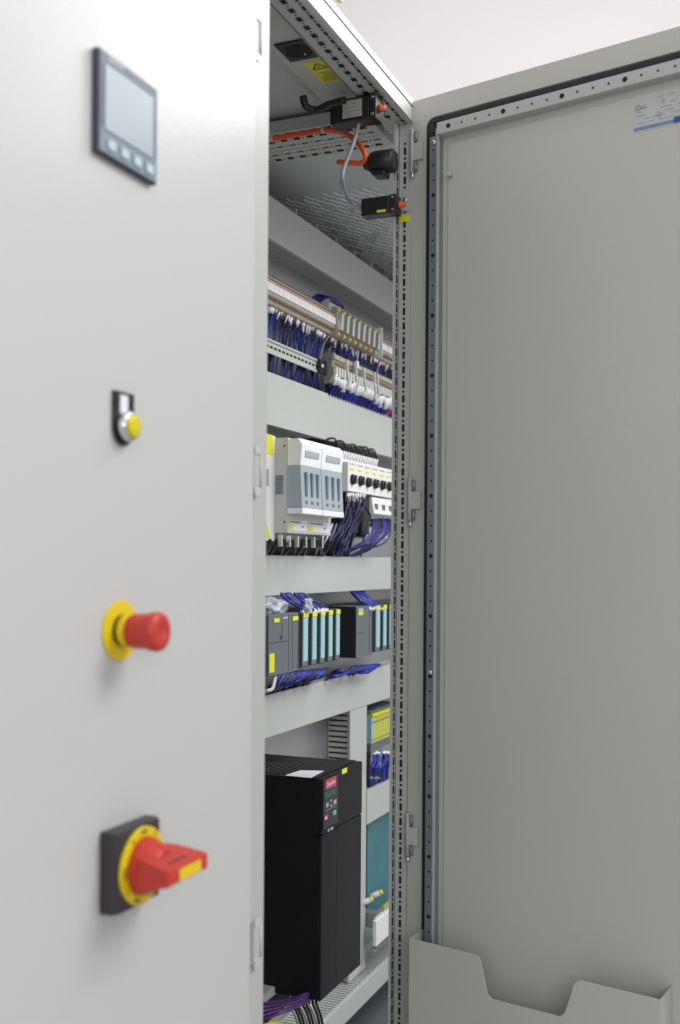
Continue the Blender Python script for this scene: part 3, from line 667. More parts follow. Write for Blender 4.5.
# ------------------------------------------------------------------ base unit behind the fuse switches
YBs = 0.272
t = thing('fuse_holder', 'grey fuse base with side vents, two labels and screw posts under the white fuse switches', 'fuse base', (PY(300, 500, YBs).x, YP, PY(288.5, 533, YBs).z))
mb = MB(); ybox(mb, 288.3, 331.5, 437.5, 533, YBs, YBs+0.035); mb.build('housing', 'offw', t, bevel=0.0012)
bx = PY(288.3, 437.5, YBs).x
mb = MB()
for k in range(11):
    zc = PX(279, 476+k*1.75, bx).z
    mb.box(bx-0.0006, bx+0.0002, YBs+0.010, YBs+0.026, zc-0.0011, zc+0.0011)
mb.build('vent', 'slotgrey', t)
for v in (446, 522):
    mb = MB(); q = PX(284.5, v, bx); mb.lathe((bx-0.0006, q.y, q.z), (-1, 0, 0), [(0, 0.0018), (0.0006, 0.0018)], 10); mb.build('screw_hole', 'hole', t)
for (ua, ub) in ((289.5, 307), (309.5, 329)):
    mb = MB(); vt = 519.5+(ua-289)*0.09; ybox(mb, ua, ub, vt, vt+10.5, YBs-0.0008, YBs-0.0002); mb.build('label_plate', 'paper', t)
    mb = MB(); ybox(mb, ua+0.6, ua+4, vt+4.5, vt+9.5, YBs-0.0014, YBs-0.0009); mb.build('yellow_mark', 'labely', t)
    mb = MB(); ybox(mb, ua+1, ub-6, vt+1.2, vt+3.0, YBs-0.0014, YBs-0.0009); ybox(mb, ub-5, ub-3, vt+6.5, vt+8, YBs-0.0014, YBs-0.0009); mb.build('print', 'inkgrey', t)
for k in range(6):
    u = 279.5+k*8.2
    mb = MB(); q = PY(u, 536+0.06*(u-280), YBs+0.012); mb.box(q.x-0.0028, q.x+0.0028, YBs+0.006, YBs+0.014, q.z-0.020, q.z+0.002); mb.build('screw_post', 'metal' if k % 2 else 'zinclt', t, bevel=0.0008)
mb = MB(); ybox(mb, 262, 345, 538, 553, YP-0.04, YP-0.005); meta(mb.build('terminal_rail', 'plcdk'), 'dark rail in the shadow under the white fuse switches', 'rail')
# two white fuse switches
YC = 0.240
for i, (ua, ub, lab) in enumerate(((302.3, 322.6, 'white and blue-grey fuse switch on the left, next to the vented base'), (323.0, 343.8, 'white and blue-grey fuse switch on the right, next to the motor breakers'))):
    k0 = (ua-302.3)
    f_ = lambda v: v+(565-v)*k0/492.0
    x0 = PY(ua, 470, YC).x; x1 = PY(ub, 470, YC).x
    zt_ = PY(302.3, 437.5, YC).z; zm = PY(302.3, 465, YC).z; zn = PY(302.3, 507.5, YC).z; zb_ = PY(302.3, 513.5, YC).z
    t = thing('fuse_switch', lab, 'fuse switch', ((x0+x1)/2, YC+0.03, zb_), 'pair of fuse switches')
    mb = MB(); g = 0.0004
    L_ = lambda x: [(x, YC+0.004, zm+0.0002), (x, YC+0.001, zt_-0.012), (x, YC+0.008, zt_), (x, YC+0.031, zt_-0.002), (x, YC+0.031, zm+0.0002)]
    mb.hexa(L_(x0+g), L_(x1-g)); mb.build('cover', 'white', t, bevel=0.001)
    mb = MB(); mb.hexa([(x0+g, YC+0.004, zm), (x0+g, YC, zn), (x0+g, YC+0.031, zn), (x0+g, YC+0.031, zm)], [(x1-g, YC+0.004, zm), (x1-g, YC, zn), (x1-g, YC+0.031, zn), (x1-g, YC+0.031, zm)]); mb.build('window_panel', 'bluegrey', t, bevel=0.0008)
    mb = MB(); mb.box(x0+g, x1-g, YC-0.001, YC+0.031, zb_, zn-0.0003); mb.build('foot', 'white', t, bevel=0.001)
    W = x1-x0
    mb = MB(); mb.hexa([(x0+W*0.18, YC+0.0006, zt_-0.022), (x0+W*0.18, YC+0.0006, zt_-0.034), (x0+W*0.85, YC+0.0016, zt_-0.034), (x0+W*0.85, YC+0.0006, zt_-0.022)],
        [(x0+W*0.18, YC+0.006, zt_-0.022), (x0+W*0.18, YC+0.006, zt_-0.034), (x0+W*0.85, YC+0.006, zt_-0.034), (x0+W*0.85, YC+0.006, zt_-0.022)])
    mb.build('grip', 'bluegrey', t)
    for s_ in range(3):
        xs = x0+W*(0.22+0.28*s_)
        mb = MB().use('slotgrey'); mb.box(xs-0.0042, xs+0.0042, YC-0.0004, YC+0.004, zn+0.022, zm-0.012)
        mb.use('slotgrey'); mb.box(xs-0.0042, xs+0.0042, YC-0.0005, YC+0.004, zn+0.008, zn+0.014)
        mb.build('window', None, t)
# ------------------------------------------------------------------ six motor breakers
YM = 0.285
def fm(v, u): return v+(565-v)*(u-346.0)/(794-346.0)
bx0 = PY(346, 480, YM).x; 
cx = [PY(u, 480, YM).x for u in (352, 388.5)]
pitch = (cx[1]-cx[0])/5
print('breaker pitch', pitch)
zt_ = PY(346, 461, YM).z; zb_ = PY(346, 490.5, YM).z; zk = PY(352, 479.5, YM).z
bp_ = None
for i in range(7):
    xc_ = cx[0]+pitch*i
    if bp_ is None:
        t = thing('motor_breaker', 'white motor breaker with black rotary knob, leftmost of its row', 'breaker', (xc_, YP, zb_), 'row of motor breakers')
        mb = MB(); mb.box(xc_-pitch/2+0.0004, xc_+pitch/2-0.0004, YM, YM+0.07, zb_, zt_); mb.box(xc_-pitch/2+0.0004, xc_+pitch/2-0.0004, YM+0.016, YM+0.07, zt_, zt_+0.008); mb.build('housing', 'white', t, bevel=0.001)
        mb = MB(); mb.lathe((xc_, YM-0.0002, zk), A, [(0, 0.0118), (0.003, 0.0116), (0.007, 0.0100), (0.008, 0.009)], 24); mb.build('knob', 'black', t)
        mb = MB(); mb.box(xc_-0.002, xc_+0.002, YM-0.0120, YM-0.0082, zk-0.009, zk+0.009); mb.build('knob_grip', 'plc', t)
        mb = MB(); mb.box(xc_-0.014, xc_+0.010, YM-0.0006, YM-0.0001, zt_-0.017, zt_-0.012); mb.build('yellow_mark', 'labely', t)
        mb = MB(); mb.box(xc_+pitch*0.30, xc_+pitch*0.5, YM-0.0006, YM-0.0001, zk-0.003, zk+0.003); mb.build('coupling', 'black', t)
        mb = MB()
        for q in range(3): mb.box(xc_-0.014+q*0.012, xc_-0.009+q*0.012, YM-0.0005, YM+0.004, zt_-0.006, zt_-0.001)
        mb.build('clamp_screw', 'inkgrey', t)
        bp_ = t
    else:
        c = bp_.copy(); COL.objects.link(c); c.location.x = xc_
        c['label'] = ['', 'white motor breaker with black knob, second from the fuse switches', 'white motor breaker with black knob, third from the fuse switches', 'white motor breaker with black knob, fourth from the fuse switches', 'white motor breaker with black knob, fifth from the fuse switches', 'white motor breaker with black knob, partly behind the perforated upright', 'white motor breaker at the far end, behind the upright'][i]
        for ch in bp_.children:
            d = ch.copy(); COL.objects.link(d); d.parent = c
# wires above the breakers
for k in range(17):
    x = bx0+0.008+k*0.0145
    up_ = 0.018+random.uniform(0, .010)
    wire([(x, YM+0.026, zt_+0.004), (x-0.003, YM+0.020, zt_+0.022), (x-0.012, YM+0.026, zt_+0.022+up_), (x-0.030, YM+0.05, zt_+0.030+up_*.5), (x-0.034, YM+0.085, zt_+0.05)], 0.0024, 'wblack', 'black wire with white ferrule arching above the motor breakers', 'black wires above the motor breakers', ferr=0.024, name='cable', cat='cable')  # single wires, although name and category read cable
# contactors below the breakers
YK = 0.300
kz1 = PY(371.5, 497, YK-0.01).z; kz0 = PY(371.5, 537, YK-0.01).z
kx = PY(371.0, 505, YK-0.01).x
for i in range(3):
    x0 = kx+0.047*i
    t = thing('contactor', ['white contactor with dark windows directly right of the black gap under the breakers', 'white contactor with dark windows next to the perforated upright', 'white contactor behind the upright'][i], 'contactor', (x0+0.022, YP, kz0), 'contactors under the motor breakers')
    mb = MB(); 
    L_ = lambda x: [(x, YK-0.012, kz1), (x, YK-0.018, (kz0+kz1)/2+0.008), (x, YK, (kz0+kz1)/2), (x, YK, kz0), (x, YP-0.01, kz0), (x, YP-0.01, kz1)]
    mb.hexa(L_(x0), L_(x0+0.045)); mb.build('housing', 'white', t, bevel=0.001)
    mb = MB(); mb.box(x0+0.010, x0+0.030, YK-0.0165, YK-0.010, (kz0+kz1)/2+0.016, (kz0+kz1)/2+0.031); mb.build('window', 'plc', t)
    mb = MB(); mb.box(x0+0.001, x0+0.044, YK-0.003, YK-0.0002, (kz0+kz1)/2-0.020, (kz0+kz1)/2-0.003); mb.build('clamp_recess', 'plcdk', t)
    mb = MB(); mb.box(x0+0.002, x0+0.012, YK-0.0036, YK-0.0031, (kz0+kz1)/2-0.014, (kz0+kz1)/2-0.001); mb.build('yellow_mark', 'labely', t)
t = thing('contactor', 'black contactor half hidden by blue wires under the first breakers', 'contactor', (PY(352, 520, YK+0.01).x, YP, PY(346, 545, YK).z))
mb = MB(); ybox(mb, 344.5, 370.5, 493, 536, YK+0.012, YP-0.005); mb.build('housing', 'black', t, bevel=0.001)
mb = MB(); ybox(mb, 349, 361, 518, 532, YK+0.006, YK+0.0118); mb.build('window', 'plc', t, bevel=0.001)
mb = MB(); ybox(mb, 362.5, 369.5, 493, 534, YK-0.006, YK+0.0118); mb.build('side_block', 'black', t, bevel=0.001)
# wires below breakers (sweeping down-left) and below contactors
def sweep(p_list, r, m, label, group, ferr=None, name='wire', cat='wire'):
    return wire([PY(u, v, Y) for u, v, Y in p_list], r, m, label, group, name=name, cat=cat, ferr=ferr)
for k in range(16):
    u0 = 347+(k*7 % 16)*1.05; w_ = random.uniform(-4, 4)
    sweep([(u0, fm(493, u0), 0.300), (u0-1+random.uniform(-1, 1), 508, 0.297), (u0-8+w_, 528, 0.297-0.01*random.random()), (u0-17+w_*1.6, 546, 0.31), (u0-22+w_*2, 560, 0.35)], 0.0019, random.choice(['bluelt', 'blue', 'blue', 'navy', 'wblack', 'navy']), 'wire sweeping down and left from the first motor breakers', 'wires from the first motor breakers', ferr=0.020)
for k in range(8):
    u0 = 348+k*0.8+k*1.6; e = random.uniform(-6, 6)
    sweep([(u0, 494, 0.288), (u0+random.uniform(-3, 3), 503, 0.284), (u0+e, 516, 0.284), (u0-6+e, 532, 0.290), (u0-14+e*2, 547, 0.30), (u0-16+e*2, 560, 0.34)], 0.0021, random.choice(['navy', 'wblack', 'bluelt', 'blue', 'navy']), 'loose wire crossing in front of the black contactor', 'loose wires in front of the black contactor', ferr=0.012)
for k in range(9):
    u0 = 322+k*2.2
    sweep([(u0+6, 524, 0.31), (u0+2, 535, 0.305), (u0-3, 545, 0.315), (u0-7, 560, 0.35)], 0.0019, 'white' if k % 2 == 0 else 'blue', 'wire slanting into the duct right of the labelled fuse base', 'wires right of the fuse base')
for k in range(14):
    u0 = 372+k*1.5
    sweep([(u0, 519, 0.296), (u0+0.5, 530, 0.290), (u0-8+random.uniform(-5, 4), 541+random.uniform(-3, 3), 0.292), (u0-26+random.uniform(-9, 9), 551, 0.31), (u0-42, 560, 0.34)], 0.0020, random.choice(['bluelt', 'blue', 'blue', 'navy', 'wblack']), 'wire sweeping left from the white contactors into the duct', 'wires from the white contactors')
for k in range(10):
    u0 = 270+k*6.5
    sweep([(u0, 540, YBs+0.02), (u0+random.uniform(-2, 2), 546, 0.30), (u0-random.uniform(0, 6), 553, 0.32), (u0-8, 562, 0.36)], random.uniform(.0018, .0035), 'wblack', 'thick black wire dropping from the fuse base into the duct', 'black wires under the fuse base', name='cable', cat='cable')  # these are wires too, cable is only their object name
# ------------------------------------------------------------------ controller modules
YQ = 0.290
pz1 = PY(268, 615, YQ).z; pz0 = PY(268, 677, YQ).z
def module(u0, u1, label, group, kind='io', cat='controller module'):
    x0 = PY(u0, 640, YQ).x; x1 = PY(u1, 640, YQ).x
    t = thing('controller_module', label, cat, ((x0+x1)/2, YP, pz0), group)
    g = 0.0005
    if kind == 'io':
        mb = MB(); mb.box(x0+g, x1-g, YQ+0.003, YP-0.006, pz0+0.004, pz1); mb.build('housing', 'plcdk', t, bevel=0.0008)
        W = x1-x0
        mb = MB(); mb.box(x0+W*0.40, x1-W*0.06, YQ-0.001, YQ+0.0028, pz0+0.006, pz1-0.002); mb.build('front_flap', 'plc', t, bevel=0.001)
        mb = MB().use('cyan'); mb.box(x0+W*0.44, x1-W*0.10, YQ-0.0018, YQ-0.0011, pz0+0.016, pz1-0.013)
        mb.use('inkgrey'); z = pz0+0.018
        while z < pz1-0.016: mb.box(x0+W*0.45, x1-W*0.30, YQ-0.0020, YQ-0.0018, z, z+0.0006); z += 0.0052
        mb.build('label_strip', None, t)
        mb = MB(); mb.box(x0+W*0.42, x1-W*0.06, YQ-0.0024, YQ-0.0011, pz1-0.012, pz1-0.002); mb.build('yellow_mark', 'labely', t)
    return t, x0, x1
t, x0, x1 = module(268.6, 298.0, 'wide slate grey processor module with yellow marks at the left end of the row', None, 'cpu')
W = x1-x0; H = pz1-pz0
mb = MB(); mb.box(x0, x1-W*0.0, YQ, YP-0.006, pz0, pz1); mb.build('housing', 'plc', t, bevel=0.001)
mb = MB().use('plcdk'); mb.box(x0-0.006, x0-0.0005, YQ+0.004, YP-0.006, pz0+0.002, pz1-0.002); mb.build('side_strip', None, t)
mb = MB().use('plcdk'); mb.box(x0+W*0.02, x0+W*0.62, YQ-0.0005, YQ-0.0001, pz0+H*0.535, pz0+H*0.545); mb.box(x0+W*0.66, x0+W*0.665, YQ-0.0005, YQ-0.0001, pz0+H*.02, pz0+H*.98); mb.box(x0+W*0.38, x0+W*0.44, YQ-0.0005, YQ-0.0001, pz0+H*0.57, pz0+H*0.64); mb.box(x0+W*0.80, x0+W*0.805, YQ-0.0005, YQ-0.0001, pz0+H*.02, pz0+H*.98); mb.build('seam', None, t)
for (fa, fb, fz0, fz1) in ((0.15, 0.33, 0.865, 0.935), (0.79, 0.98, 0.865, 0.935), (0.01, 0.17, 0.06, 0.37)):
    mb = MB(); mb.box(x0+W*fa, x0+W*fb, YQ-0.0016, YQ-0.0006, pz0+H*fz0, pz0+H*fz1); mb.build('yellow_mark', 'labely', t)
mb = MB(); mb.box(x0+W*0.46, x0+W*0.62, YQ-0.0010, YQ-0.0006, pz0+H*0.915, pz0+H*0.94); mb.build('cyan_mark', 'cyan', t)
mb = MB(); mb.box(x0+W*0.44, x0+W*0.60, YQ-0.0010, YQ-0.0006, pz0+H*0.60, pz0+H*0.86); mb.build('slot_cover', 'bluegrey' if False else 'plc', t)
io = [298.4, 308.0, 316.6, 324.8, 332.4, 339.6]
names = ['first input module with pale cyan strip, touching the processor module', 'second cyan-striped input module from the processor module', 'third cyan-striped input module from the processor module, middle of five', 'fourth cyan-striped input module from the processor module', 'fifth cyan-striped input module, last before the gap']
for i in range(5): module(io[i], io[i+1], names[i], 'left rack of cyan-striped input modules')
# second rack
t, x0, x1 = module(356.0, 371.5, 'slate interface module with dark side at the head of the second rack', None, 'cpu'); W = x1-x0
mb = MB().use('plcdk'); mb.box(x0, x0+0.002, YQ+0.001, YP-0.006, pz0, pz1); mb.use('plc'); mb.box(x0+0.0022, x1, YQ, YP-0.006, pz0, pz1); mb.build('housing', None, t, bevel=0.0006)
mb = MB(); mb.box(x0+W*0.13, x0+W*0.42, YQ-0.0012, YQ-0.0003, pz1-0.020, pz1-0.011); mb.build('yellow_mark', 'labely', t)
mb = MB(); mb.box(x0+W*0.13, x0+W*0.42, YQ-0.0012, YQ-0.0003, pz1-0.010, pz1-0.005); mb.build('cyan_mark', 'cyan', t)
mb = MB(); mb.box(x0+W*0.05, x0+W*0.5, YQ-0.0005, YQ-0.0001, pz0+H*.48, pz0+H*.49); mb.build('seam', 'plcdk', t)
mb = MB(); mb.box(x0+W*0.84, x0+W*0.85, YQ-0.0005, YQ-0.0001, pz0+H*.03, pz0+H*.97); mb.build('seam', 'plcdk', t)
io2 = [371.8, 380.0, 386.3, 392.4, 398.5]
n2 = ['cyan-striped input module next to the interface module of the second rack', 'middle cyan-striped input module of the second rack', 'cyan-striped input module of the second rack cut by the upright', 'last input module of the second rack, behind the upright']
for i in range(4): module(io2[i], io2[i+1], n2[i], 'right rack of cyan-striped input modules')
mb = MB(); mb.box(XL+0.1, XR-0.1, YP-0.006, YP-0.001, pz0+0.005, pz1+0.002); meta(mb.build('mounting_rail', 'plc'), 'wide dark rail carrying the controller modules', 'rail')
# bundles above and below the modules
def bundle(n, f, r, label, group, ferr=None):
    for k in range(n):
        wire(f(k), r*random.uniform(.75, 1.1), random.choice(['bluelt', 'bluelt', 'blue', 'blue', 'navy', 'navy']), label, group, ferr=ferr)
def top_b(us, ue, n, label, group):
    def f(k):
        t = k/(n-1); u1 = us[1]+(ue[1]-us[1])*t; u0 = us[0]+(ue[0]-us[0])*t
        j = random.uniform(-2.2, 2.2)
        return [PY(u1, 614-0.045*(u1-268), 0.293), PY(u1-2+j, 609-0.03*(u1-268), 0.293), PY((u0+u1)/2-1+j, 603-0.02*(u1-268), 0.30+random.uniform(0, .012)), PY(u0+j, 594, 0.325), PY(u0-2, 589, 0.34)]
    bundle(n, f, 0.0032, label, group, ferr=0.009)
top_b((280, 302), (289, 310), 11, 'blue wire of the bundle entering the first striped modules from above', 'blue wires above the left rack')
top_b((295, 313), (303, 327), 11, 'blue wire of the bundle entering the last striped modules of the left rack from above', 'blue wires above the left rack, right bundle')
top_b((352, 369), (366, 384), 14, 'blue wire of the bundle above the second rack', 'blue wires above the second rack')
def bot_b(ua, ub, n, du, label, group, vd0=0):
    def f(k):
        u1 = ua+(ub-ua)*k/(n-1); j = random.uniform(-4, 4); vd = vd0+random.uniform(-3, 2)
        return [PY(u1, 676-0.09*(u1-268)-1.5, 0.293), PY(u1-2, 680-0.12*(u1-268), 0.290), PY(u1-du*0.5+j, 686-0.16*(u1-268)+vd, 0.294), PY(u1-du+j, 692-0.22*(u1-268)+vd, 0.315), PY(u1-du-6, 700-0.22*(u1-268)+vd, 0.345)]
    bundle(n, f, 0.0035, label, group)
bot_b(284, 326, 20, 17, 'blue wire leaving the left rack downwards into the duct', 'blue wires below the left rack')
bot_b(352, 380, 16, 22, 'blue wire leaving the second rack downwards into the duct', 'blue wires below the second rack', vd0=2)
sweep([(266, 691, 0.288), (272, 689, 0.287), (274, 683, 0.288), (275, 677, 0.295)], 0.0035, 'offw', 'pale grey cable curving up under the processor module', None, name='cable', cat='cable')
for k in range(4): sweep([(268, 692, 0.31), (276+k, 687, 0.305), (282+2*k, 680, 0.30), (285+2*k, 675, 0.30)], 0.003, 'wblack', 'black cable between the pale cable and the blue wires', 'black cables under the processor module', name='cable', cat='cable')
# clear bags
def crumple(name, c, sx, sy, sz, label, m='foil', seed=1):
    rnd = random.Random(seed); bm = bmesh.new(); bmesh.ops.create_icosphere(bm, subdivisions=3, radius=1)
    for v in bm.verts:
        k = 1+0.28*math.sin(v.co.x*5+seed)*math.cos(v.co.z*6+2)+rnd.uniform(-.13, .13)
        v.co = Vector((v.co.x*sx*k, v.co.y*sy*k, v.co.z*sz*k))
    me = bpy.data.meshes.new(name); bm.to_mesh(me); bm.free(); me.materials.append(M[m])
    o = bpy.data.objects.new(name, me); COL.objects.link(o); o.location = c; return meta(o, label, 'bag')
crumple('plastic_bag', PY(273, 607, 0.320), 0.052, 0.016, 0.019, 'crumpled clear plastic bag on top of the processor module', seed=3)
crumple('plastic_bag', PY(308, 605, 0.285), 0.013, 0.008, 0.013, 'small crumpled clear bag caught between the blue wires', seed=5)
# ------------------------------------------------------------------ black drive
YV = 0.150
va = PY(322.2, 779.5, YV); vb_ = PY(322.2, 1000.5, YV); vc = PY(362.2, 764, YV)
vx0_, vx1_, vz1, vz0 = va.x, vc.x, va.z, vb_.z
VB = YP-0.002
print('vfd', vx1_-vx0_, vz1-vz0)
t = thing('frequency_drive', 'tall black frequency drive with red logo and small keypad', 'drive', ((vx0_+vx1_)/2, VB, vz0))
W = vx1_-vx0_; H = vz1-vz0
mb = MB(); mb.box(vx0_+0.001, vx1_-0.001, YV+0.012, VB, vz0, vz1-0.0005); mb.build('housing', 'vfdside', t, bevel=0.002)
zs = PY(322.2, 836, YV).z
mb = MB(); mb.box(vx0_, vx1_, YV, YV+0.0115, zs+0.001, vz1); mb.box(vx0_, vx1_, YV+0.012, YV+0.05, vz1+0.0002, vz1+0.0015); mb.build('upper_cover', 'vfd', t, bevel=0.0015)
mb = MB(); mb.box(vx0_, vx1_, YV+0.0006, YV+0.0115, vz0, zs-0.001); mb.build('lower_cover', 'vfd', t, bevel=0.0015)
xm = PY(337.5, 800, YV).x
mb = MB(); mb.box(xm-0.0006, xm+0.0006, YV-0.0003, YV+0.002, zs+0.001, vz1); mb.box(xm-0.0006, xm+0.0006, YV+0.0003, YV+0.003, vz0, zs-0.002); mb.build('seam', 'hole', t)
mb = MB(); mb.box(vx0_+0.003, xm-0.001, YV-0.0014, YV-0.0004, zs+0.010, vz1-0.003); kp = mb.build('keypad', 'plcdk', t, bevel=0.0006)
def vrect(u0, u1, v0, v1, m, nm, par, y=0.0022, bev=0.0005):
    mb = MB(); a = PY(u0, v0, YV-y); b = PY(u1, v1, YV-y); c = PY(u0, v1, YV-y); mb.box(a.x, b.x, YV-y, YV-0.0015, c.z, a.z); return mb.build(nm, m, par, bevel=bev), a, b, c
_, a, b, c = vrect(325.6, 336.2, 780.5, 790.5, 'keyred', 'logo_plate', kp)
text('Danfoss', (b.x-a.x)*0.25, ((a.x+b.x)/2, YV-0.0026, (a.z+c.z)/2), (1, 0, 0.06), (0, 0, 1), 'paper', kp)
vrect(324.6, 335.8, 793, 799.5, 'green', 'display', kp)
vrect(326, 328.8, 803.5, 807.8, 'keygrey', 'key', kp)
vrect(333.8, 336.6, 800.5, 804.8, 'keygrey', 'key', kp)
vrect(330.3, 332.2, 800.0, 802.2, 'keygrey', 'key', kp)
vrect(330.3, 332.2, 805.0, 807.2, 'keygrey', 'key', kp)
vrect(333.2, 336.4, 811.0, 815.8, 'keygreen', 'key', kp)
vrect(324.4, 328.2, 815.8, 821.2, 'keyred', 'key', kp)
vrect(325.4, 327.2, 817.3, 819.8, 'paper', 'key_symbol', kp, y=0.0028, bev=0)
vrect(325.5, 336.5, 811.0, 811.4, 'keygrey', 'print_line', kp)
q = PY(330.4, 829.5, YV-0.002); text('VLT 300', 0.0072, (q.x, YV-0.002, q.z), (1, 0, 0), Up, 'paper', kp)
mb = MB(); a = PY(342.3, 769, YV-0.001); b = PY(347.2, 769, YV-0.001); mb.box(a.x, b.x, YV-0.0008, YV-0.0002, a.z-0.010, a.z-0.001); mb.build('yellow_mark', 'labely', t)
# top grille and paper
mb = MB()
for k in range(9):
    y = YV+0.075+k*0.013; mb.box(vx0_+0.012, vx0_+W*0.55, y, y+0.007, vz1-0.0004, vz1+0.0010)
mb.build('grille', 'hole', t)
mb = MB(); zbox(mb, [(285, 775.5), (300, 770.5), (324, 771), (311, 778)], vz1+0.0018, 0.0004); meta(mb.build('paper_sheet', 'paper'), 'small sheet of white paper lying on top of the black drive', 'paper')
# ------------------------------------------------------------------ lower right compartment
YE = 0.330
ex0 = PY(371.8, 720, YE).x
for i in range(8):
    x0 = ex0+0.0162*i
    zt_ = PY(371.8, 717, YE).z; zb_ = PY(371.8, 744, YE).z
    t = thing('relay', ['slim relay with pale blue front, leftmost of the relay row', 'slim yellow-green relay in the row beside the upright'][i > 0], 'relay', (x0, YP, zb_), None if i == 0 else 'slim yellow-green relays beside the upright')
    mb = MB(); mb.box(x0, x0+0.0125, YE, YP-0.005, zb_, zt_); mb.build('housing', 'cyan' if i == 0 else 'relayy', t, bevel=0.0008)
    mb = MB(); mb.box(x0+0.001, x0+0.0115, YE-0.001, YE-0.0002, zt_-0.016, zt_-0.013); mb.box(x0+0.001, x0+0.0115, YE-0.001, YE-0.0002, zb_+0.008, zb_+0.010); mb.build('slot', 'plc', t)
    mb = MB(); mb.box(x0, x0+0.0125, YE-0.003, YP-0.02, zt_+0.0003, zt_+0.007); mb.build('marker', 'labely', t)
mb = MB(); ybox(mb, 370.5, 400, 745, 752, YE, YP-0.004); ybox(mb, 370.5, 400, 712, 713.5, YE, YP-0.004); meta(mb.build('relay_socket', 'plc'), 'dark grey base under the slim yellow relays', 'relay base')
mb = MB(); ybox(mb, 367.8, 371, 714, 788, YE+0.02, YP-0.004); meta(mb.build('module', 'plcdk'), 'narrow dark module between the upright duct and the yellow relays', 'module')
for k in range(24):
    u0 = 374+random.uniform(0, 18)
    wire([PY(u0, 752+random.uniform(0, 3), 0.327), PY(u0+random.uniform(-3, 3), 760, 0.318+random.uniform(-.008, .01)), PY(u0-3+random.uniform(-4, 4), 770, 0.318+random.uniform(-.008, .01)), PY(u0-4, 780, 0.33), PY(u0-5, 792, 0.35)], 0.0029, 'bluelt' if random.random() < .6 else 'blue', 'blue wire of the tangle under the yellow relays', 'blue wires under the relays', ferr=0.008)
for i in range(3):
    u0 = 371.5+i*3.4
    mb = MB(); ybox(mb, u0, u0+2.8, 771, 779, 0.322, 0.328); meta(mb.build('terminal', 'offw', bevel=0.0008), 'small grey terminal among blue wires above the short duct cover', 'terminal', 'small grey terminals above the short duct')
# teal panel, valve terminals and white box
YG = 0.350
mb = MB(); ybox(mb, 367.6, 410, 824, 918, YG, YG+0.02); meta(mb.build('circuit_panel', 'teal', bevel=0.001), 'glossy teal panel below the short duct cover', 'panel')
for i, (u0, v0) in enumerate(((369.5, 900), (379.0, 893))):
    t = thing('cable_plug', ['yellow capped plug in front of the teal panel, lower left one', 'yellow capped plug in front of the teal panel, upper right one'][i], 'plug', tuple(PY(u0, v0, YG-0.03)), 'yellow capped plugs')
    c = PY(u0, v0, YG-0.035)
    mb = MB(); mb.lathe(c, (0.5, -0.75, 0.35), [(0, 0.006), (0.006, 0.006), (0.009, 0.004)], 18); mb.build('cap', 'labely', t)
    mb = MB(); mb.lathe(c, (-0.5, 0.75, -0.35), [(0, 0.0065), (0.02, 0.0065), (0.024, 0.005)], 18); mb.build('body', 'offw', t)
YW = 0.290
t = thing('junction_box', 'small white plastic box with ribbed edge above the lowest duct', 'box', tuple(PY(380, 947, YW)))
mb = MB(); ybox(mb, 376.5, 410, 921, 947, YW, YW+0.010); mb.build('housing', 'white', t, bevel=0.002)
mb = MB()
for k in range(6): ybox(mb, 377+k*2.6, 378.4+k*2.6, 918-k*2.2, 921-k*2.2, YW+0.002, YW+0.008)
mb.build('rib', 'white', t)
mb = MB(); ybox(mb, 384, 396, 906, 910, YW+0.004, YW+0.008); mb.build('yellow_mark', 'yg', t)
mb = MB(); ybox(mb, 374, 410, 951, 953.5, YW, YW+0.012); mb.box(vx1+0.004, vx1+0.03, 0.30, YP-0.004, PY(368, 940, YW).z, PY(368, 925, YW).z); meta(mb.build('mounting_rail', 'zincdk'), 'steel rail stub under the small white box', 'rail')
# drive mounting shelf surface: open top of lowest duct with slats
mb = MB(); x = -0.5
while x < XR-0.06:
    mb.box(x, x+0.006, YD-0.024, YP+0.0-0.004, z6t-0.003, z6t-0.001); x += 0.0125
meta(mb.build('slotted_shelf', 'duct'), 'pale slotted shelf with narrow bars under the black drive', 'shelf')
# blue grey bottom sheet of the cabinet
mb = MB(); mb.box(XL, XR-0.02, 0.07, YP+0.05, z6b-0.115, z6b-0.11); mb.build('bottom_sheet', 'bluefloor', cab)
mb = MB(); mb.box(XL, XR-0.02, YD-0.029, YD-0.020, z6b-0.012, z6b-0.001); mb.build('crossbar', 'plcdk', cab)
# cables at the bottom left
for k in range(5):
    sweep([(262, 1020-k*4.2, 0.20), (285, 1012-k*3.1, 0.17+0.01*k), (305, 1003-k*2.2, 0.17), (316, 996-k, 0.19)], 0.0020, 'purple', 'purple cable curving left under the black drive', 'purple cables under the drive', name='cable', cat='cable')
for k in range(9):
    sweep([(290+k*3.2, 992, 0.24), (289+k*3.4, 1003, 0.22), (295+k*3.2, 1015, 0.215), (300+k*3.0, 1032, 0.22)], 0.0026, 'wblack' if k % 3 else 'metal', 'thin cable hanging down under the black drive', 'cables hanging under the drive', name='cable', cat='cable')
mb = MB(); ybox(mb, 262, 288, 997, 1006, 0.24, 0.30); meta(mb.build('cable_clamp', 'offw', bevel=0.002), 'pale clamp under the left corner of the black drive', 'clamp')
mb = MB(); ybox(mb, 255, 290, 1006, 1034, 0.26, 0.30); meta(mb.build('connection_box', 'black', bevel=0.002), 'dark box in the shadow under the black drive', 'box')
sweep([(262, 1027, 0.2), (275, 1023, 0.19), (285, 1026, 0.2)], 0.004, 'labely', 'short yellow cable under the purple cables', None, name='cable', cat='cable')
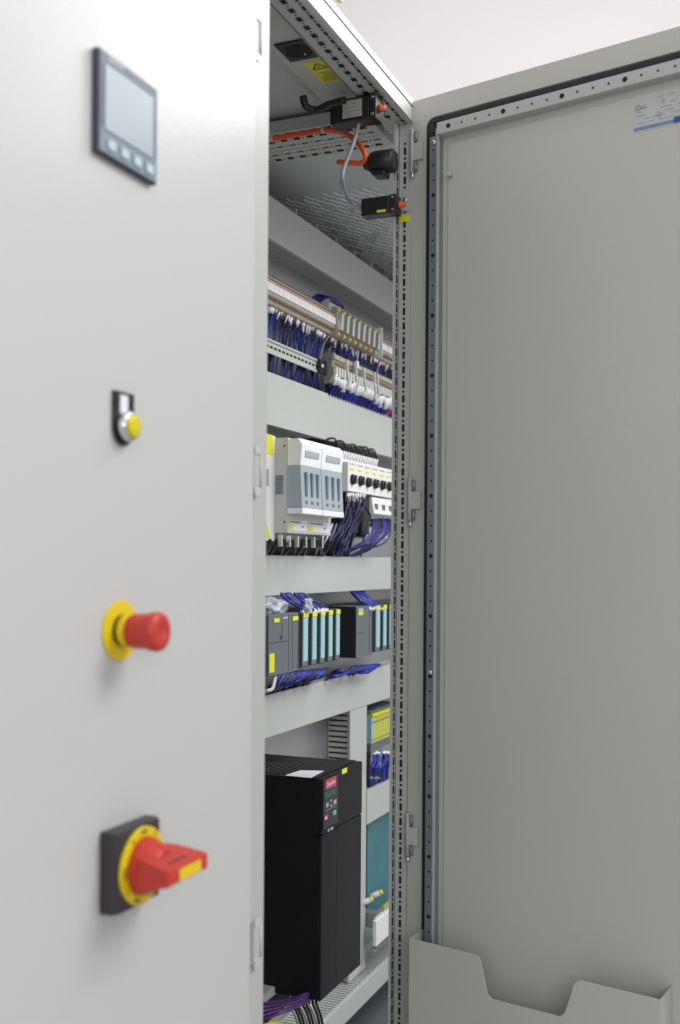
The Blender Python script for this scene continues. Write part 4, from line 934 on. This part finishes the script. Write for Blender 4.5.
# ------------------------------------------------------------------ roof fittings
ZU = ZT-0.017
t = thing('cabinet_light', 'long pale cabinet light with built-in black socket under the roof', 'cabinet light', tuple(PZ(310, 60, ZU)))
pA = PZ(268, 40, ZU); pB = PZ(338, 96, ZU)
def XYZ(u, v): return PZ(u, v, ZU)
a = XYZ(272, 51); b = XYZ(312, 94)
c1 = XYZ(322, 56)
ly1 = (a.y+b.y)/2; ly0 = 0.0475; lx1 = XYZ(352, 100).x
print('light', a, b, c1, 'lx1', lx1)
mb = MB(); mb.box(-0.62, lx1, ly0, ly1, ZU, ZT-0.0045); mb.build('housing', 'paint', t, bevel=0.003)
mb = MB(); mb.lathe((-0.62, ly1+0.004, ZU+0.004), (1, 0, 0), [(0, 0.005), (lx1+0.62, 0.005)], 14); mb.build('edge_bead', 'paint', t)
sp = [XYZ(u, v) for u, v in ((274, 44), (307, 37), (322.5, 54.6), (290.5, 61))]
sx0 = (sp[0].x+sp[1].x)/2; sx1 = (sp[2].x+sp[3].x)/2; sy0 = (sp[1].y+sp[2].y)/2; sy1 = (sp[0].y+sp[3].y)/2
print('socket', sx0, sx1, sy0, sy1)
mb = MB().use('black'); mb.box(sx0, sx1, sy0, sy1, ZU-0.003, ZU-0.0002); so = mb.build('socket', None, t, bevel=0.001)
mb = MB().use('hole'); mb.lathe(((sx0+sx1)/2, (sy0+sy1)/2, ZU-0.0031), (0, 0, -1), [(0, min(sy1-sy0, sx1-sx0)*0.38), (0.0006, min(sy1-sy0, sx1-sx0)*0.38)], 28)
mb.use('metal'); mb.lathe(((sx0+sx1)/2+0.006, (sy0+sy1)/2-0.008, ZU-0.0038), (0, 0, -1), [(0, 0.0016), (0.003, 0.0014)], 10); mb.build('socket_well', None, so)
wp = [XYZ(u, v) for u, v in ((304, 62), (326, 59), (343, 79), (321, 83))]
wx0 = (wp[0].x+wp[1].x)/2; wx1 = (wp[2].x+wp[3].x)/2; wy0 = (wp[1].y+wp[2].y)/2; wy1 = (wp[0].y+wp[3].y)/2
mb = MB(); mb.box(wx0, wx1, wy0, wy1, ZU-0.0008, ZU-0.0002); wl = mb.build('warning_label', 'labely', t)
# triangle with bolt and text lines
mb = MB().use('ink'); tz = ZU-0.0012
cxw = wx0+(wx1-wx0)*0.24; cyw = (wy0+wy1)/2; R_ = (wy1-wy0)*0.33
tri = [Vector((cxw-R_*0.8, cyw, tz)), Vector((cxw+R_*0.65, cyw-R_*1.0, tz)), Vector((cxw+R_*0.65, cyw+R_*1.0, tz))]
for i in range(3):
    p, q = tri[i], tri[(i+1) % 3]; d = (q-p).normalized(); nn = Vector((d.y, -d.x, 0))*0.0012
    mb.quad(p-nn, q-nn, q+nn, p+nn)
mb.quad(Vector((cxw-R_*.3, cyw-.001, tz)), Vector((cxw+R_*.1, cyw+.002, tz)), Vector((cxw+R_*.45, cyw, tz)), Vector((cxw+R_*.1, cyw-.001, tz)))
for r in range(6):
    xx = wx0+(wx1-wx0)*(0.52+0.075*r); mb.box(xx, xx+0.0012, cyw-(wy1-wy0)*0.36, cyw+(wy1-wy0)*random.uniform(0.1, 0.36), tz, tz+0.0002)
mb.build('warning_print', None, wl)
# limit switches
def limit_switch(label, X, uf, ub, vt, vb, depth, plunger_len, lab_frac):
    """side face in plane X between front column uf and rear column ub"""
    f1 = PX(uf, vt, X); f0 = PX(uf, vb, X); r1 = PX(ub, vt, X)
    yf_, yr_ = f1.y, r1.y; z1, z0 = f1.z, f0.z
    t = thing('limit_switch', label, 'limit switch', (X+depth/2, (yf_+yr_)/2, z0), 'door limit switches')
    mb = MB(); mb.box(X, X+depth, yf_+0.012, yr_, z0, z1); mb.build('housing', 'black', t, bevel=0.0015)
    mb = MB(); mb.box(X-0.0005, X+depth+0.0005, yf_, yf_+0.0118, z0-0.0005, z1+0.001); mb.build('head', 'black', t, bevel=0.001)
    cz = (z0+z1)/2; cxx = X+depth/2
    mb = MB(); mb.lathe((cxx, yf_-0.0002, cz), A, [(0, 0.006), (0.004, 0.006), (0.006, 0.0045), (plunger_len, 0.004), (plunger_len+0.001, 0.002)], 18); mb.build('plunger', 'orange', t)
    for dz in (-0.35, 0.35):
        mb = MB(); mb.lathe((X-0.0006, yf_+0.006, cz+(z1-z0)*dz), (-1, 0, 0), [(0, 0.0028), (0.0016, 0.0022)], 12); mb.build('screw', 'metal', t)
    return t, yf_, yr_, z0, z1
LX = UPX-0.142
t, yf_, yr_, z0, z1 = limit_switch('black limit switch with silver plate and orange plunger under the roof rail', LX, 376, 330, 93, 117, 0.030, 0.010, 0)
mb = MB(); mb.box(LX-0.0008, LX-0.0002, yf_+(yr_-yf_)*0.30, yf_+(yr_-yf_)*0.72, z0+(z1-z0)*0.15, z1-(z1-z0)*0.12); mb.build('name_plate', 'zinclt', t)
mb = MB().use('inkgrey')
for k in range(4): mb.box(LX-0.0011, LX-0.0009, yf_+(yr_-yf_)*0.34, yf_+(yr_-yf_)*random.uniform(.5, .69), z0+(z1-z0)*(0.25+.15*k), z0+(z1-z0)*(0.25+.15*k)+0.001)
mb.build('print', None, t)
mb = MB(); mb.box(LX+0.031, LX+0.05, yf_+0.004, yf_+0.03, z1-0.012, ZT-0.033); mb.build('bracket', 'metal', t, bevel=0.001)
LX2 = UPX-0.040
t, yf2, yr2, z02, z12 = limit_switch('black limit switch with orange plunger fixed low on the perforated upright', LX2, 396, 361, 194, 211.5, 0.026, 0.012, 0)
mb = MB(); mb.box(LX2-0.0008, LX2-0.0002, yf2+0.018, yf2+0.034, z02+0.002, z02+0.006); mb.build('yellow_mark', 'labely', t)
mb = MB().use('frame'); q = PX(402, 201, UPX); mb.box(UPX-0.0022, UPX-0.0006, 0.0006, 0.0195, q.z-0.019, q.z+0.019); mb.use('metal'); mb.lathe((UPX-0.0022, 0.009, q.z), (-1, 0, 0), [(0, 0.005), (0.002, 0.005), (0.003, 0.003)], 14); mb.build('bracket', None, t)
q = PX(404, 218.5, UPX); mb = MB(); mb.box(UPX-0.0012, UPX-0.0006, 0.0, 0.0195, q.z-0.006, q.z+0.006); mb.build('yellow_tag', 'labely', cab)
# grey cable from switch to switch
wire([(LX+0.012, yf_+(yr_-yf_)*0.42, z0+0.001), PX(356, 135, LX+0.01), PX(351, 150, LX+0.005), PX(344, 168, LX), PX(342.5, 182, LX), PX(347, 196, LX2), PX(352, 203, LX2+0.003), PX(358, 206, LX2+0.008), (LX2+0.012, yr2-0.002, (z02+z12)/2)], 0.0034, 'greyc', 'thin grey cable hanging between the two limit switches', None, name='cable', cat='cable')
# black plug on the orange cable
XPg = UPX-0.055
pf_ = PX(392, 158, XPg); pr2 = PX(369, 158, XPg)
t = thing('cable_plug', 'large black round plug at the end of the orange cable', 'plug', (XPg+0.01, (pf_.y+pr2.y)/2, pf_.z-0.02))
mb = MB(); mb.lathe((XPg+0.015, pr2.y+0.006, pf_.z+0.001), (0, -1, 0), [(-0.008, 0.008), (0, 0.012), (0.006, 0.018), (0.014, 0.020), (pr2.y-pf_.y+0.004, 0.0195), (pr2.y-pf_.y+0.006, 0.017)], 28); mb.build('body', 'black', t)
mb = MB(); mb.hexa([(XPg-0.002, pr2.y+0.0, pf_.z-0.014), (XPg-0.002, pf_.y+0.012, pf_.z-0.018), (XPg-0.002, pf_.y+0.014, pf_.z-0.026), (XPg-0.002, pr2.y-0.006, pf_.z-0.024)], [(XPg+0.026, pr2.y, pf_.z-0.014), (XPg+0.026, pf_.y+0.012, pf_.z-0.018), (XPg+0.026, pf_.y+0.014, pf_.z-0.026), (XPg+0.026, pr2.y-0.006, pf_.z-0.024)]); mb.build('latch', 'black', t, bevel=0.002)
ZO = ZT-0.045
ocp = [PZ(255, 142.5, ZO), PZ(269, 139.5, ZO), PZ(297, 134.5, ZO), PZ(323, 130.5, ZO), PZ(342, 132, ZO-0.004)]
ocp += [PX(356, 141, JX-0.07), PX(363, 150, JX-0.075), PX(365.5, 158, JX-0.075), PX(362, 163, JX-0.07), PX(352, 163, XPg+0.005), PX(338, 162, XPg+0.01)]
mb = MB(); mb.tube(ocp, 0.0045, 10, 5); meta(mb.build('cable', 'orange'), 'orange power cable tied along the perforated roof rails', 'cable')
ct = [PZ(272, 139, ZO), PZ(323.5, 130.5, ZO)]
for c in ct:
    mb = MB(); mb.lathe(c+Vector((-.002, 0, 0)), Vector((0, 1, 0)), [(-0.0025, 0.0056), (0.0025, 0.0056)], 16); mb.box(c.x-0.001, c.x+0.001, c.y-0.0015, c.y+0.0015, c.z+0.004, ZT-0.034); meta(mb.build('cable_tie', 'offw'), 'pale cable tie holding the orange cable to the roof rail', 'cable tie', 'cable ties on the orange cable')
# black flexible hose behind the light
mb = MB(); mb.tube([PZ(303, 96, ZT-0.03), PZ(306, 106, ZT-0.045), PZ(316, 110, ZT-0.05), PZ(330, 104, ZT-0.05), PZ(345, 100, ZT-0.05)], 0.006, 10, 5); meta(mb.build('cable', 'black'), 'thick black cable curving behind the end of the cabinet light', 'cable')
# expanded metal sheet under the roof
mz = ZT-0.0072
q0 = PZ(291, 200, mz); q1 = PZ(391, 272, mz); q2 = PZ(391, 245, mz); q3 = PZ(318, 195, mz)
print('mesh', q0, q1, q2, q3)
mb = MB()
y_lo, y_hi = 0.19, 0.42
xx0, xx1 = min(q0.x, q3.x), q1.x+0.25
pxx, pyy = 0.040, 0.022
i = 0; x = xx0
while x < xx1:
    j = 0; y = y_lo+(pyy/2 if i % 2 else 0)
    while y < y_hi:
        c = Vector((x, y, mz))
        for sx, sy in ((1, 1), (-1, 1)):
            if random.random() < 0.18: continue
            p = c+Vector((-sx*pxx/2, 0, -0.0015)); q = c+Vector((0, sy*pyy/2, 0.0015)); 
            d = (q-p).normalized(); nn = Vector((-d.y, d.x, 0.6)).normalized()*random.uniform(.0004, .0014); th = Vector((0, 0, 0.0007))
            mb.hexa([p-nn, q-nn, q+nn, p+nn], [p-nn+th, q-nn+th, q+nn+th, p+nn+th])
        y += pyy; j += 1
    x += pxx/2; i += 1
meta(mb.build('expanded_metal', 'roofmesh'), 'zinc expanded metal sheet lying under the roof above the top duct', 'metal mesh')
for u in (294, 315, 335, 353, 370, 385):
    q = PY(u, 194+(u-268)*0.70-6, YD+0.01)
    mb = MB(); mb.box(q.x-0.0012, q.x+0.0012, YD+0.004, YD+0.010, z1t, z1t+0.014); meta(mb.build('clip', 'zinclt'), 'small bright clip standing on the topmost duct cover', 'clip', 'clips on the topmost duct')
# lifting eye and corner cap above the roof
t = thing('lifting_eye', 'yellowish steel lifting eye on the roof edge of the open cabinet', 'lifting eye', tuple(PY(340, 2, 0.02)))
c = PY(338, 2, 0.03)
mb = MB(); mb.tube([c+Vector((math.cos(a)*0.016, 0, 0.020+math.sin(a)*0.016)) for a in [math.pi*2*k/16 for k in range(17)]], 0.004, 8, 1); mb.build('ring', 'eye', t)
mb = MB(); mb.lathe((c.x, c.y, ZT+0.0065), (0, 0, 1), [(0, 0.010), (0.004, 0.010), (0.008, 0.006), (0.02, 0.005)], 18); mb.build('shank', 'eye', t)
c = PY(386, 62, 0.02)
mb = MB(); mb.box(c.x-0.016, c.x+0.03, 0.006, 0.05, ZT+0.0065, ZT+0.016); meta(mb.build('roof_clip', 'white', bevel=0.002), 'white plastic clip on the roof edge near the hinge corner', 'clip')
